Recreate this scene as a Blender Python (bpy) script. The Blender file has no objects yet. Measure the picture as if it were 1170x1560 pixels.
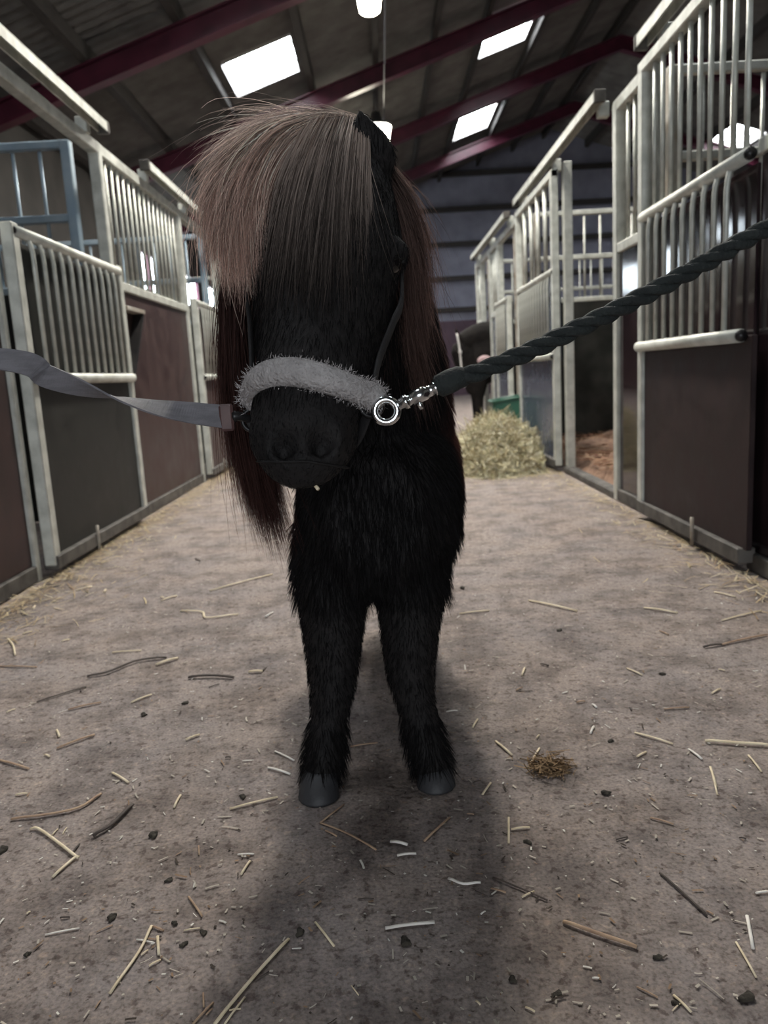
import bpy, math, random
import numpy as np
from mathutils import Matrix, Vector

rng = np.random.default_rng(7)
random.seed(7)
SC = bpy.context.scene
COL = SC.collection
TAU = 2 * math.pi

# ------------------------------------------------------------------ camera
CAM_F, CAM_H = 1178.1, 0.77                       # focal length in pixels of the 1170 x 1560 frame
PITCH, ROLL, YAW = math.radians(10.02), math.radians(3.235), math.radians(-0.331)
_c, _s = math.cos(YAW), math.sin(YAW)
_r0, _f0, _up = np.array([_c, -_s, 0]), np.array([_s, _c, 0]), np.array([0, 0, 1.0])
FWD = math.cos(PITCH) * _f0 - math.sin(PITCH) * _up
_uv = math.sin(PITCH) * _f0 + math.cos(PITCH) * _up
RX = math.cos(ROLL) * _r0 - math.sin(ROLL) * _uv
UY = math.sin(ROLL) * _r0 + math.cos(ROLL) * _uv
CAMO = np.array([0, 0, CAM_H])
cam = bpy.data.cameras.new('camera')
cam.sensor_fit = 'VERTICAL'
cam.sensor_height = 36.0
cam.sensor_width = 27.0
cam.lens = CAM_F / 1560 * 36.0
cam.clip_start = 0.02
cam.dof.use_dof = True
cam.dof.focus_distance = 1.05
cam.dof.aperture_fstop = 6.3
camo = bpy.data.objects.new('camera', cam)
COL.objects.link(camo)
m = Matrix.Identity(4)
for i in range(3):
    m[i][0], m[i][1], m[i][2], m[i][3] = RX[i], UY[i], -FWD[i], CAMO[i]
camo.matrix_world = m
SC.camera = camo


def ray(x, y):
    return FWD + RX * (x - 585) / CAM_F + UY * (780 - y) / CAM_F


def PY(x, y, Y):
    d = ray(x, y)
    return CAMO + d * Y / d[1]


def PX(x, y, X):
    d = ray(x, y)
    return CAMO + d * X / d[0]


def PZ(x, y, Z=0.0):
    d = ray(x, y)
    return CAMO + d * (Z - CAM_H) / d[2]


# ------------------------------------------------------------------ world, light levels, exposure
w = bpy.data.worlds.new('sky')
SC.world = w
w.use_nodes = True
w.node_tree.nodes['Background'].inputs[0].default_value = (0.88, 0.94, 1.0, 1)
w.node_tree.nodes['Background'].inputs[1].default_value = 19.0      # overcast daylight, seen through the open barn door behind the camera
SKYLIGHT = 34.0       # brightness of the daylight behind the roof panes
WINDOW = 34.0         # the same behind the wall windows
LAMP_GLASS = 40.0
LAMP_POWER = 540.0
SC.view_settings.view_transform = 'Standard'
SC.view_settings.look = 'None'
SC.view_settings.exposure = -1.0
SC.view_settings.gamma = 1.0
SC.view_settings.use_curve_mapping = False
SC.cycles.use_denoising = True
SC.cycles.max_bounces = 8
SC.cycles.diffuse_bounces = 4
SC.cycles.sample_clamp_indirect = 8.0


# ------------------------------------------------------------------ materials
def mat(name, col, rough=0.6, metal=0.0, col2=None, scale=8.0, detail=4.0, bump=0.0, bscale=None,
        stretch=None, spec=0.5, emit=None, estr=0.0, contrast=(0.35, 0.65), attr=None, trans=0.0, rvar=0.0):
    M = bpy.data.materials.new(name)
    M.use_nodes = True
    nt = M.node_tree
    b = nt.nodes['Principled BSDF']
    b.inputs['Base Color'].default_value = (*col, 1)
    b.inputs['Roughness'].default_value = rough
    b.inputs['Metallic'].default_value = metal
    b.inputs['Specular IOR Level'].default_value = spec
    if emit:
        b.inputs['Emission Color'].default_value = (*emit, 1)
        b.inputs['Emission Strength'].default_value = estr
    tc = nt.nodes.new('ShaderNodeTexCoord')
    mp = nt.nodes.new('ShaderNodeMapping')
    nt.links.new(tc.outputs['Object'], mp.inputs[0])
    if stretch:
        mp.inputs['Scale'].default_value = stretch
    if attr:
        a = nt.nodes.new('ShaderNodeAttribute')
        a.attribute_name = attr
        nt.links.new(a.outputs['Color'], b.inputs['Base Color'])
    if col2 is not None or rvar:
        n = nt.nodes.new('ShaderNodeTexNoise')
        n.inputs['Scale'].default_value = scale
        n.inputs['Detail'].default_value = detail
        nt.links.new(mp.outputs[0], n.inputs['Vector'])
        r = nt.nodes.new('ShaderNodeValToRGB')
        r.color_ramp.elements[0].position, r.color_ramp.elements[1].position = contrast
        r.color_ramp.elements[0].color = (*col, 1)
        r.color_ramp.elements[1].color = (*(col2 or col), 1)
        nt.links.new(n.outputs['Fac'], r.inputs[0])
        if col2 is not None:
            nt.links.new(r.outputs[0], b.inputs['Base Color'])
        if rvar:
            mr = nt.nodes.new('ShaderNodeMapRange')
            mr.inputs['From Min'].default_value, mr.inputs['From Max'].default_value = 0.3, 0.7
            mr.inputs['To Min'].default_value, mr.inputs['To Max'].default_value = rough - rvar, rough + rvar
            nt.links.new(n.outputs['Fac'], mr.inputs[0])
            nt.links.new(mr.outputs[0], b.inputs['Roughness'])
    if bump:
        n2 = nt.nodes.new('ShaderNodeTexNoise')
        n2.inputs['Scale'].default_value = bscale or scale * 6
        n2.inputs['Detail'].default_value = 5
        nt.links.new(mp.outputs[0], n2.inputs['Vector'])
        bp = nt.nodes.new('ShaderNodeBump')
        bp.inputs['Strength'].default_value = bump
        bp.inputs['Distance'].default_value = 0.01
        nt.links.new(n2.outputs['Fac'], bp.inputs['Height'])
        nt.links.new(bp.outputs[0], b.inputs['Normal'])
    return M


def floor_material():
    M = mat('trodden_concrete', (0.15, 0.13, 0.12), 0.85, bump=0.35, bscale=90, spec=0.25)
    nt = M.node_tree
    b = nt.nodes['Principled BSDF']
    tc = [n for n in nt.nodes if n.type == 'MAPPING'][0]

    def noise(sc, det=6, rough=0.6):
        n = nt.nodes.new('ShaderNodeTexNoise')
        n.inputs['Scale'].default_value = sc
        n.inputs['Detail'].default_value = det
        n.inputs['Roughness'].default_value = rough
        nt.links.new(tc.outputs[0], n.inputs['Vector'])
        return n

    def ramp(src, stops):
        r = nt.nodes.new('ShaderNodeValToRGB')
        e = r.color_ramp.elements
        while len(e) < len(stops):
            e.new(0.5)
        for k, (p, c) in enumerate(stops):
            e[k].position, e[k].color = p, (*c, 1)
        nt.links.new(src, r.inputs[0])
        return r

    def mix(a, bb, fac, mode='MIX'):
        x = nt.nodes.new('ShaderNodeMix')
        x.data_type, x.blend_type = 'RGBA', mode
        nt.links.new(a, x.inputs[6])
        nt.links.new(bb, x.inputs[7])
        if isinstance(fac, float):
            x.inputs[0].default_value = fac
        else:
            nt.links.new(fac, x.inputs[0])
        return x.outputs[2]

    base = ramp(noise(1.7).outputs['Fac'], [(0.3, (0.235, 0.208, 0.207)), (0.7, (0.32, 0.285, 0.274))])
    brown = ramp(noise(4.0).outputs['Fac'], [(0.35, (0.31, 0.235, 0.185)), (0.72, (0.205, 0.18, 0.178))])
    c = mix(base.outputs[0], brown.outputs[0], 0.45)
    blot = ramp(noise(7, 8, 0.7).outputs['Fac'], [(0.40, (0.26, 0.24, 0.24)), (0.55, (1, 1, 1))])
    c = mix(c, blot.outputs[0], 0.55, 'MULTIPLY')
    speck = ramp(noise(55, 3, 0.6).outputs['Fac'], [(0.35, (0.42, 0.37, 0.35)), (0.45, (1, 1, 1)), (0.58, (1, 1, 1)), (0.70, (1.5, 1.42, 1.3))])
    c = mix(c, speck.outputs[0], 0.8, 'MULTIPLY')
    grit = ramp(noise(170, 2, 0.5).outputs['Fac'], [(0.3, (0.6, 0.58, 0.55)), (0.5, (1, 1, 1)), (0.7, (1.25, 1.2, 1.15))])
    c = mix(c, grit.outputs[0], 0.8, 'MULTIPLY')
    nt.links.new(c, b.inputs['Base Color'])
    return M


M = {}
M['floor'] = floor_material()
M['steel'] = mat('galvanised_steel', (0.44, 0.45, 0.41), 0.5, 0.3, (0.62, 0.63, 0.58), 14, bump=0.05)
M['steel_old'] = mat('rusty_galvanised_steel', (0.25, 0.20, 0.15), 0.6, 0.25, (0.42, 0.41, 0.37), 9, bump=0.08)
M['steel_blue'] = mat('blue_grey_steel', (0.27, 0.36, 0.44), 0.5, 0.3, (0.36, 0.44, 0.50), 9)
M['rail_dirty'] = mat('dirty_bottom_rail', (0.050, 0.045, 0.041), 0.7, 0.1, (0.115, 0.105, 0.095), 12, bump=0.1)
M['board_brown'] = mat('brown_coated_plywood', (0.015, 0.009, 0.011), 0.09, 0, (0.028, 0.017, 0.019), 5, bump=0.006, bscale=20, rvar=0.03, spec=0.45)
M['board_scuffed'] = mat('scuffed_brown_plywood', (0.020, 0.013, 0.014), 0.5, 0, (0.038, 0.025, 0.025), 7, bump=0.05, bscale=30, rvar=0.1, spec=0.14)
M['board_red'] = mat('red_brown_plywood', (0.038, 0.022, 0.022), 0.40, 0, (0.062, 0.038, 0.036), 6, bump=0.04, bscale=30, rvar=0.08, spec=0.2)
M['board_black'] = mat('black_coated_plywood', (0.016, 0.017, 0.016), 0.45, 0, (0.030, 0.030, 0.028), 6, bump=0.04, bscale=30, rvar=0.08, spec=0.15)
M['board_blue'] = mat('blue_grey_plywood', (0.06, 0.07, 0.10), 0.25, 0, (0.09, 0.10, 0.135), 5, rvar=0.06)
M['roof'] = mat('fibre_cement_sheet', (0.105, 0.100, 0.095), 0.85, 0, (0.155, 0.150, 0.142), 3, bump=0.1)
M['purlin'] = mat('dark_timber', (0.022, 0.020, 0.019), 0.8, 0, (0.040, 0.035, 0.032), 6, stretch=(8, 1, 8), bump=0.1)
M['red_steel'] = mat('oxide_red_steel', (0.055, 0.007, 0.019), 0.42, 0, (0.085, 0.012, 0.030), 4)
M['wall_sheet'] = mat('blue_grey_profiled_sheet', (0.22, 0.225, 0.285), 0.6, 0, (0.28, 0.285, 0.355), 3)
M['wall_dark'] = mat('plum_dark_wall', (0.07, 0.042, 0.062), 0.75, 0, (0.10, 0.062, 0.085), 2, bump=0.1)
M['wall_grey'] = mat('dark_grey_wall', (0.040, 0.038, 0.036), 0.8, 0, (0.062, 0.058, 0.054), 2, bump=0.1)
M['kerb'] = mat('skylight_kerb', (0.55, 0.53, 0.52), 0.6)
M['skypane'] = mat('daylit_roof_pane', (0.8, 0.85, 0.9), 0.4, emit=(0.90, 0.96, 1.0), estr=SKYLIGHT)
M['winpane'] = mat('daylit_window_pane', (0.8, 0.85, 0.9), 0.4, emit=(0.80, 0.92, 1.0), estr=WINDOW)
M['lampglass'] = mat('lit_lamp_glass', (1, 0.95, 0.85), 0.4, emit=(1.0, 0.93, 0.76), estr=LAMP_GLASS)
M['lampmetal'] = mat('lamp_metal', (0.2, 0.2, 0.2), 0.4, 0.8)
M['black_metal'] = mat('black_metal', (0.012, 0.012, 0.013), 0.4, 0.3, (0.022, 0.02, 0.02), 20)
M['hair'] = mat('pony_hair', (0.01, 0.01, 0.01), 0.7, attr='Col', spec=0.15)
def see_through_hair(mm, amount):
    nt = mm.node_tree
    b = nt.nodes['Principled BSDF']
    at = [n for n in nt.nodes if n.type == 'ATTRIBUTE'][0]
    tr = nt.nodes.new('ShaderNodeBsdfTranslucent')
    nt.links.new(at.outputs['Color'], tr.inputs['Color'])
    mx = nt.nodes.new('ShaderNodeMixShader')
    mx.inputs[0].default_value = amount
    nt.links.new(b.outputs[0], mx.inputs[1])
    nt.links.new(tr.outputs[0], mx.inputs[2])
    nt.links.new(mx.outputs[0], nt.nodes['Material Output'].inputs['Surface'])


see_through_hair(M['hair'], 0.4)
M['skin'] = mat('pony_coat', (0.010, 0.009, 0.009), 0.75, 0, (0.016, 0.014, 0.014), 40, bump=0.3, bscale=150, spec=0.25)
M['skin_far'] = mat('dark_horse_coat', (0.008, 0.007, 0.007), 0.85, 0, (0.014, 0.012, 0.011), 20, bump=0.2, bscale=90, spec=0.12)
M['hoof'] = mat('hoof_horn', (0.020, 0.020, 0.023), 0.6, 0, (0.040, 0.040, 0.043), 18, stretch=(1, 1, 0.3), bump=0.15)
M['eye'] = mat('dark_eye', (0.006, 0.005, 0.005), 0.12)
M['fleece'] = mat('grey_fleece', (0.36, 0.34, 0.335), 0.95, 0, (0.46, 0.435, 0.43), 60, bump=0.6, bscale=220, spec=0.1)
M['fuzz'] = mat('grey_fleece_pile', (0.55, 0.52, 0.52), 0.95, attr='Col', spec=0.1)
M['strap_black'] = mat('black_webbing', (0.012, 0.011, 0.012), 0.75, 0, (0.02, 0.018, 0.018), 60, bump=0.2, bscale=300)
M['chrome'] = mat('nickel_plated_steel', (0.85, 0.87, 0.88), 0.18, 1.0)
M['rope'] = mat('dark_green_black_rope', (0.008, 0.011, 0.011), 0.8, 0, (0.016, 0.021, 0.020), 60, bump=0.4, bscale=260)
M['webbing'] = mat('grey_webbing', (0.135, 0.13, 0.142), 0.65, 0, (0.185, 0.178, 0.195), 30, stretch=(1, 6, 6), bump=0.35, bscale=260)
M['buckle'] = mat('brown_leather_keeper', (0.07, 0.035, 0.035), 0.55, 0, (0.11, 0.06, 0.055), 40)
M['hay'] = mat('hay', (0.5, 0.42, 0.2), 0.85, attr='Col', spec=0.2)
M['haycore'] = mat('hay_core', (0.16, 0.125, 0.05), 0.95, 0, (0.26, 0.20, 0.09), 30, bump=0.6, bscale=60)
M['straw_pale'] = mat('pale_straw', (0.66, 0.54, 0.36), 0.6, 0, (0.80, 0.69, 0.50), 30)
M['straw_white'] = mat('bleached_straw', (0.76, 0.71, 0.64), 0.55, 0, (0.90, 0.86, 0.80), 30)
M['straw_brown'] = mat('brown_straw', (0.30, 0.19, 0.125), 0.7, 0, (0.46, 0.32, 0.21), 30)
M['straw_dark'] = mat('dark_damp_straw', (0.055, 0.042, 0.036), 0.8, 0, (0.085, 0.065, 0.055), 30)
M['dung'] = mat('dark_dung', (0.028, 0.023, 0.018), 0.9, 0, (0.05, 0.042, 0.03), 60, bump=0.6, bscale=120)
M['litter'] = mat('floor_litter', (0.4, 0.35, 0.3), 0.85, attr='Col', spec=0.15)
M['bedding'] = mat('brown_bedding', (0.16, 0.085, 0.055), 0.95, 0, (0.30, 0.19, 0.13), 25, bump=0.8, bscale=60)
M['green'] = mat('green_plastic', (0.018, 0.085, 0.055), 0.45, 0, (0.025, 0.11, 0.07), 8)
M['white_strap'] = mat('off_white_strap', (0.6, 0.58, 0.56), 0.6)
M['pink_pad'] = mat('dusty_pink_pad', (0.36, 0.23, 0.24), 0.8, 0, (0.45, 0.33, 0.33), 20)


# ------------------------------------------------------------------ mesh helpers
class G:
    """collects vertices and faces of ONE mesh"""
    def __init__(s):
        s.v, s.f, s.n = [], [], 0

    def add(s, v, f):
        v = np.asarray(v, float)
        s.v.append(v)
        s.f += [tuple(int(i) + s.n for i in q) for q in f]
        s.n += len(v)
        return s

    def box(s, lo, hi):
        x0, y0, z0 = lo
        x1, y1, z1 = hi
        v = [(x0, y0, z0), (x1, y0, z0), (x1, y1, z0), (x0, y1, z0), (x0, y0, z1), (x1, y0, z1), (x1, y1, z1), (x0, y1, z1)]
        return s.add(v, [(0, 3, 2, 1), (4, 5, 6, 7), (0, 1, 5, 4), (1, 2, 6, 5), (2, 3, 7, 6), (3, 0, 4, 7)])

    def bevbox(s, lo, hi, b=0.004):
        lo, hi = np.minimum(lo, hi), np.maximum(lo, hi)
        b = min(b, *(0.45 * (hi - lo)))
        V, keys = [], {}
        for i in (0, 1):
            for j in (0, 1):
                for k in (0, 1):
                    for ax in range(3):
                        p = [hi[0] - b if i else lo[0] + b, hi[1] - b if j else lo[1] + b, hi[2] - b if k else lo[2] + b]
                        p[ax] = (hi if (i, j, k)[ax] else lo)[ax]
                        keys[(i, j, k, ax)] = len(V)
                        V.append(p)
        F = []
        cyc = [(0, 0), (1, 0), (1, 1), (0, 1)]
        for ax in range(3):
            u, v2 = (ax + 1) % 3, (ax + 2) % 3
            for side in (0, 1):
                q = []
                for a, b2 in cyc:
                    t = [0, 0, 0]
                    t[ax], t[u], t[v2] = side, a, b2
                    q.append(keys[(*t, ax)])
                F.append(q if side else q[::-1])
        for ax in range(3):
            u, v2 = (ax + 1) % 3, (ax + 2) % 3
            for a, b2 in cyc:
                t0, t1 = [0, 0, 0], [0, 0, 0]
                t0[ax], t1[ax] = 0, 1
                t0[u] = t1[u] = a
                t0[v2] = t1[v2] = b2
                q = [keys[(*t0, u)], keys[(*t1, u)], keys[(*t1, v2)], keys[(*t0, v2)]]
                F.append(q if a != b2 else q[::-1])
        for i in (0, 1):
            for j in (0, 1):
                for k in (0, 1):
                    q = [keys[(i, j, k, a)] for a in range(3)]
                    F.append(q if (i + j + k) % 2 else q[::-1])
        return s.add(V, F)

    def tube(s, pts, r, seg=8, cap=True, flat=1.0, upv=None):
        pts = np.asarray(pts, float)
        n = len(pts)
        r = np.broadcast_to(np.asarray(r, float), (n,))
        t = np.gradient(pts, axis=0)
        t /= np.linalg.norm(t, axis=1)[:, None] + 1e-12
        a = np.array(upv if upv is not None else ([0, 0, 1.0] if abs(t[0][2]) < 0.9 else [1.0, 0, 0]))
        V = []
        u = a - t[0] * (a @ t[0])
        u /= np.linalg.norm(u)
        for k in range(n):
            u = u - t[k] * (u @ t[k])
            u /= np.linalg.norm(u) + 1e-12
            v = np.cross(t[k], u)
            for j in range(seg):
                q = TAU * j / seg
                V.append(pts[k] + r[k] * (math.cos(q) * u + flat * math.sin(q) * v))
        F = [(k * seg + j, k * seg + (j + 1) % seg, (k + 1) * seg + (j + 1) % seg, (k + 1) * seg + j) for k in range(n - 1) for j in range(seg)]
        if cap:
            F += [tuple(range(seg))[::-1], tuple((n - 1) * seg + j for j in range(seg))]
        return s.add(V, F)

    def loft(s, rings):
        """closed surface through rings (each Nx3, same N)"""
        n = len(rings[0])
        V = np.concatenate(rings)
        k = len(rings)
        F = [(i * n + j, i * n + (j + 1) % n, (i + 1) * n + (j + 1) % n, (i + 1) * n + j) for i in range(k - 1) for j in range(n)]
        c0, c1 = len(V), len(V) + 1
        V = np.vstack([V, rings[0].mean(0), rings[-1].mean(0)])
        F += [(c0, (j + 1) % n, j) for j in range(n)] + [(c1, (k - 1) * n + j, (k - 1) * n + (j + 1) % n) for j in range(n)]
        return s.add(V, F)

    def torus(s, c, ax_u, ax_v, R, r, seg=20, sub=8):
        c, u, v = np.array(c, float), np.array(ax_u, float), np.array(ax_v, float)
        u /= np.linalg.norm(u)
        v = v - u * (u @ v)
        v /= np.linalg.norm(v)
        wv = np.cross(u, v)
        V = []
        for i in range(seg):
            a = TAU * i / seg
            d = math.cos(a) * u + math.sin(a) * v
            for j in range(sub):
                b = TAU * j / sub
                V.append(c + d * (R + r * math.cos(b)) + wv * r * math.sin(b))
        F = [(i * sub + j, ((i + 1) % seg) * sub + j, ((i + 1) % seg) * sub + (j + 1) % sub, i * sub + (j + 1) % sub) for i in range(seg) for j in range(sub)]
        return s.add(V, F)

    def ball(s, c, r, nu=12, nv=8):
        c = np.array(c, float)
        r = np.broadcast_to(np.asarray(r, float), (3,))
        rings = []
        for i in range(1, nv):
            ph = math.pi * i / nv
            rings.append(np.array([c + r * np.array([math.sin(ph) * math.cos(TAU * j / nu), math.sin(ph) * math.sin(TAU * j / nu), math.cos(ph)]) for j in range(nu)]))
        g = G().loft(rings)
        V = np.concatenate(g.v)
        V[-2], V[-1] = c + r * np.array([0, 0, 1]), c - r * np.array([0, 0, 1])
        return s.add(V, g.f)

    def arrays(s):
        return np.concatenate(s.v), s.f


LOC = {}


def link_mesh(name, me, parent=None, loc=(0, 0, 0)):
    o = bpy.data.objects.new(name, me)
    COL.objects.link(o)
    o.location = loc
    if parent is not None:
        o.parent = parent
    return o


def obj(name, g, material, parent=None, smooth=False, origin=None):
    """g: a G in world coordinates -> ONE mesh object (child of parent if given)"""
    V, F = g.arrays() if isinstance(g, G) else g
    if parent is not None:
        base = LOC[parent.name]
        loc = (0, 0, 0)
    else:
        base = np.array(origin, float) if origin is not None else np.array([(V[:, 0].min() + V[:, 0].max()) / 2, (V[:, 1].min() + V[:, 1].max()) / 2, V[:, 2].min()])
        loc = base
    me = bpy.data.meshes.new(name)
    me.from_pydata((V - base).tolist(), [], F)
    me.materials.append(M[material])
    if smooth:
        me.polygons.foreach_set('use_smooth', [True] * len(me.polygons))
    me.update()
    o = link_mesh(name, me, parent, loc)
    LOC[o.name] = np.array(base)
    return o


def thing(name, loc, label=None, cat=None, group=None, kind=None):
    o = bpy.data.objects.new(name, None)
    COL.objects.link(o)
    o.empty_display_size = 0.1
    o.location = loc
    LOC[o.name] = np.array(loc, float)
    return tag(o, label, cat, group, kind)


def tag(o, label=None, cat=None, group=None, kind=None):
    for k, v in (('label', label), ('category', cat), ('group', group), ('kind', kind)):
        if v:
            o[k] = v
    return o


def place(name, me, parent, p):
    """a piece that shares its mesh data with its like"""
    o = link_mesh(name, me, parent, np.array(p) - LOC[parent.name])
    LOC[o.name] = np.array(p, float)
    return o


_bar = {}


def bar_mesh(length, bend=0.0, r=0.0105, material='steel'):
    key = (round(length, 3), bend, r, material)
    if key not in _bar:
        if bend:
            k = np.linspace(0, 1, 6)
            pts = [(0, 0, 0), (0, 0, length - 0.10)] + [(bend * (1 - math.cos(q * math.pi / 2)), 0, length - 0.10 + 0.09 * math.sin(q * math.pi / 2)) for q in k[1:]]
        else:
            pts = [(0, 0, 0), (0, 0, length)]
        V, F = G().tube(pts, r, 8).arrays()
        me = bpy.data.meshes.new('bar')
        me.from_pydata(V.tolist(), [], F)
        me.materials.append(M[material])
        me.polygons.foreach_set('use_smooth', [len(p.vertices) == 4 for p in me.polygons])
        _bar[key] = me
    return _bar[key]


# ------------------------------------------------------------------ the barn shell
YB, YF = 25.0, -7.0          # far gable wall, wall behind the camera
XL, XR = -4.6, 15.6
RIDGE = 5.5


def roof_z(X):
    X = np.asarray(X, float)
    return np.where(X < RIDGE, 6.0 + 0.33 * X, 6.0 + 0.33 * RIDGE - 0.33 * (X - RIDGE))


floor = obj('floor', G().add([(XL, YF, 0), (XR, YF, 0), (XR, YB, 0), (XL, YB, 0)], [(0, 1, 2, 3)]), 'floor', origin=(0, 0, 0))
tag(floor, 'brown grey trodden concrete floor of the stable', kind='structure')

SKY = [(-2.05, -1.03, y, y + 1.3) for y in (1.5, 6.8, 12.1, 17.4)] + [(2.2, 3.13, y, y + 1.85) for y in (4.1, 9.2, 14.45, 19.8)]
SKY += [(9.15, 10.1, y, y + 1.7) for y in (4.9, 12.9, 20.9)]
edges = [-4.7, -2.05, -1.03, 2.2, 3.13, RIDGE, 9.15, 10.1, XR + 0.1]
g = G()
RY0, RY1 = YF - 0.2, YB + 0.3                     # the sheets run past both gables
ys_all = np.arange(RY0, RY1 + 0.001, 0.045)
for x0, x1 in zip(edges[:-1], edges[1:]):
    holes = sorted([(a[2], a[3]) for a in SKY if abs(a[0] - x0) < 1e-6])
    cuts = [RY0] + [q for h in holes for q in h] + [RY1]
    for a, b in zip(cuts[0::2], cuts[1::2]):
        if b - a < 0.01:
            continue
        ys = np.concatenate([[a], ys_all[(ys_all > a + 1e-4) & (ys_all < b - 1e-4)], [b]])
        dz = 0.025 * np.sin(ys * TAU / 0.18)
        n = len(ys)
        V = np.concatenate([np.stack([np.full(n, x), ys, roof_z(x) + dz], 1) for x in (x0, x1)])
        g.add(V, [(i, n + i, n + i + 1, i + 1) for i in range(n - 1)])
ceiling = obj('ceiling', g, 'roof', origin=(0, 0, 6))
tag(ceiling, 'dark corrugated roof sheeting sloping over the aisle', kind='structure')


def slope_box(name, x0, x1, y0, y1, d0, d1, material, parent):
    """a box between d0 and d1 below the roof plane from x0 to x1"""
    za, zb = roof_z(x0), roof_z(x1)
    V = [(x0, y0, za - d1), (x1, y0, zb - d1), (x1, y1, zb - d1), (x0, y1, za - d1), (x0, y0, za - d0), (x1, y0, zb - d0), (x1, y1, zb - d0), (x0, y1, za - d0)]
    F = [(0, 3, 2, 1), (4, 5, 6, 7), (0, 1, 5, 4), (1, 2, 6, 5), (2, 3, 7, 6), (3, 0, 4, 7)]
    return obj(name, G().add(V, F), material, parent)


for x in (-4.45, -3.35, -2.2, -0.88, 0.2, 1.2, 2.1, 3.28, 4.35, 5.3, 6.6, 7.7, 9.05, 10.2, 11.4, 12.8, 14.2):
    slope_box('purlin', x - 0.045, x + 0.045, YF, YB, 0.03, 0.22, 'purlin', ceiling)
for y in (-1.8, 2.2, 6.2, 10.2, 14.0, 17.95, 22.0):
    for x0, x1 in ((XL, RIDGE), (RIDGE, XR)):
        za, zb = float(roof_z(x0)), float(roof_z(x1))
        g = G()
        for dy, d0, d1 in ((0.085, 0.22, 0.245), (0.008, 0.245, 0.485), (0.085, 0.485, 0.51)):
            V = [(x0, y - dy, za - d1), (x1, y - dy, zb - d1), (x1, y + dy, zb - d1), (x0, y + dy, za - d1), (x0, y - dy, za - d0), (x1, y - dy, zb - d0), (x1, y + dy, zb - d0), (x0, y + dy, za - d0)]
            g.add(V, [(0, 3, 2, 1), (4, 5, 6, 7), (0, 1, 5, 4), (1, 2, 6, 5), (2, 3, 7, 6), (3, 0, 4, 7)])
        r = obj('rafter', g, 'red_steel', ceiling)
        r['label'] = 'oxide red steel rafter'

for i, (x0, x1, y0, y1) in enumerate(SKY):
    win = thing('window_%d' % (i + 1), ((x0 + x1) / 2, (y0 + y1) / 2, float(roof_z((x0 + x1) / 2))), 'daylit rectangular roof window set in the corrugated roof', kind='structure')
    up = 0.16
    za, zb = float(roof_z(x0)), float(roof_z(x1))
    g = G()
    for (ax, ay, bx, by) in ((x0, y0, x1, y0), (x1, y0, x1, y1), (x1, y1, x0, y1), (x0, y1, x0, y0)):
        z1, z2 = float(roof_z(ax)), float(roof_z(bx))
        g.add([(ax, ay, z1 - 0.04), (bx, by, z2 - 0.04), (bx, by, z2 + up), (ax, ay, z1 + up)], [(0, 1, 2, 3)])
    obj('kerb', g, 'kerb', win)
    ym = (y0 + y1) / 2
    for k, (a, b) in enumerate(((y0, ym), (ym, y1))):
        obj('pane', G().add([(x0, a, za + up), (x1, a, zb + up), (x1, b, zb + up), (x0, b, za + up)], [(0, 1, 2, 3)]), 'skypane', win)
    obj('glazing_bar', G().add([(x0, ym - 0.02, za + up - 0.03), (x1, ym - 0.02, zb + up - 0.03), (x1, ym + 0.02, zb + up - 0.03), (x0, ym + 0.02, za + up - 0.03),
                                (x0, ym - 0.02, za + up), (x1, ym - 0.02, zb + up), (x1, ym + 0.02, zb + up), (x0, ym + 0.02, za + up)],
                               [(0, 3, 2, 1), (4, 5, 6, 7), (0, 1, 5, 4), (1, 2, 6, 5), (2, 3, 7, 6), (3, 0, 4, 7)]), 'kerb', win)

# left wall with windows
WIN = [(15.75, 17.1), (19.15, 20.75), (21.9, 24.2)]
WZ0, WZ1 = 2.68, 3.48
zl = float(roof_z(XL)) + 0.03
g = G()
cuts = [YF] + [q for w_ in WIN for q in w_] + [YB]
for a, b in zip(cuts[0::2], cuts[1::2]):
    g.box((XL - 0.12, a, 0), (XL, b, zl))
for a, b in WIN:
    g.box((XL - 0.12, a, 0), (XL, b, WZ0))
    g.box((XL - 0.12, a, WZ1), (XL, b, zl))
wall_left = obj('wall_left', g, 'wall_grey')
tag(wall_left, 'dark grey outer wall behind the stalls with high windows', kind='structure')
for i, (a, b) in enumerate(WIN):
    win = thing('window_%d' % (len(SKY) + i + 1), (XL, (a + b) / 2, WZ0), 'bright high window in the outer wall behind the stalls', kind='structure')
    ym = (a + b) / 2
    obj('pane', G().box((XL - 0.09, a, WZ0), (XL - 0.07, ym, WZ1)), 'winpane', win)
    obj('pane', G().box((XL - 0.09, ym, WZ0), (XL - 0.07, b, WZ1)), 'winpane', win)
    g = G()
    for lo, hi in (((XL - 0.07, a, WZ0), (XL + 0.01, a + 0.05, WZ1)), ((XL - 0.07, b - 0.05, WZ0), (XL + 0.01, b, WZ1)),
                   ((XL - 0.07, a, WZ0), (XL + 0.01, b, WZ0 + 0.05)), ((XL - 0.07, a, WZ1 - 0.05), (XL + 0.01, b, WZ1)), ((XL - 0.07, ym - 0.02, WZ0), (XL - 0.01, ym + 0.02, WZ1))):
        g.box(lo, hi)
    obj('window_frame', g, 'red_steel', win)

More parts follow.
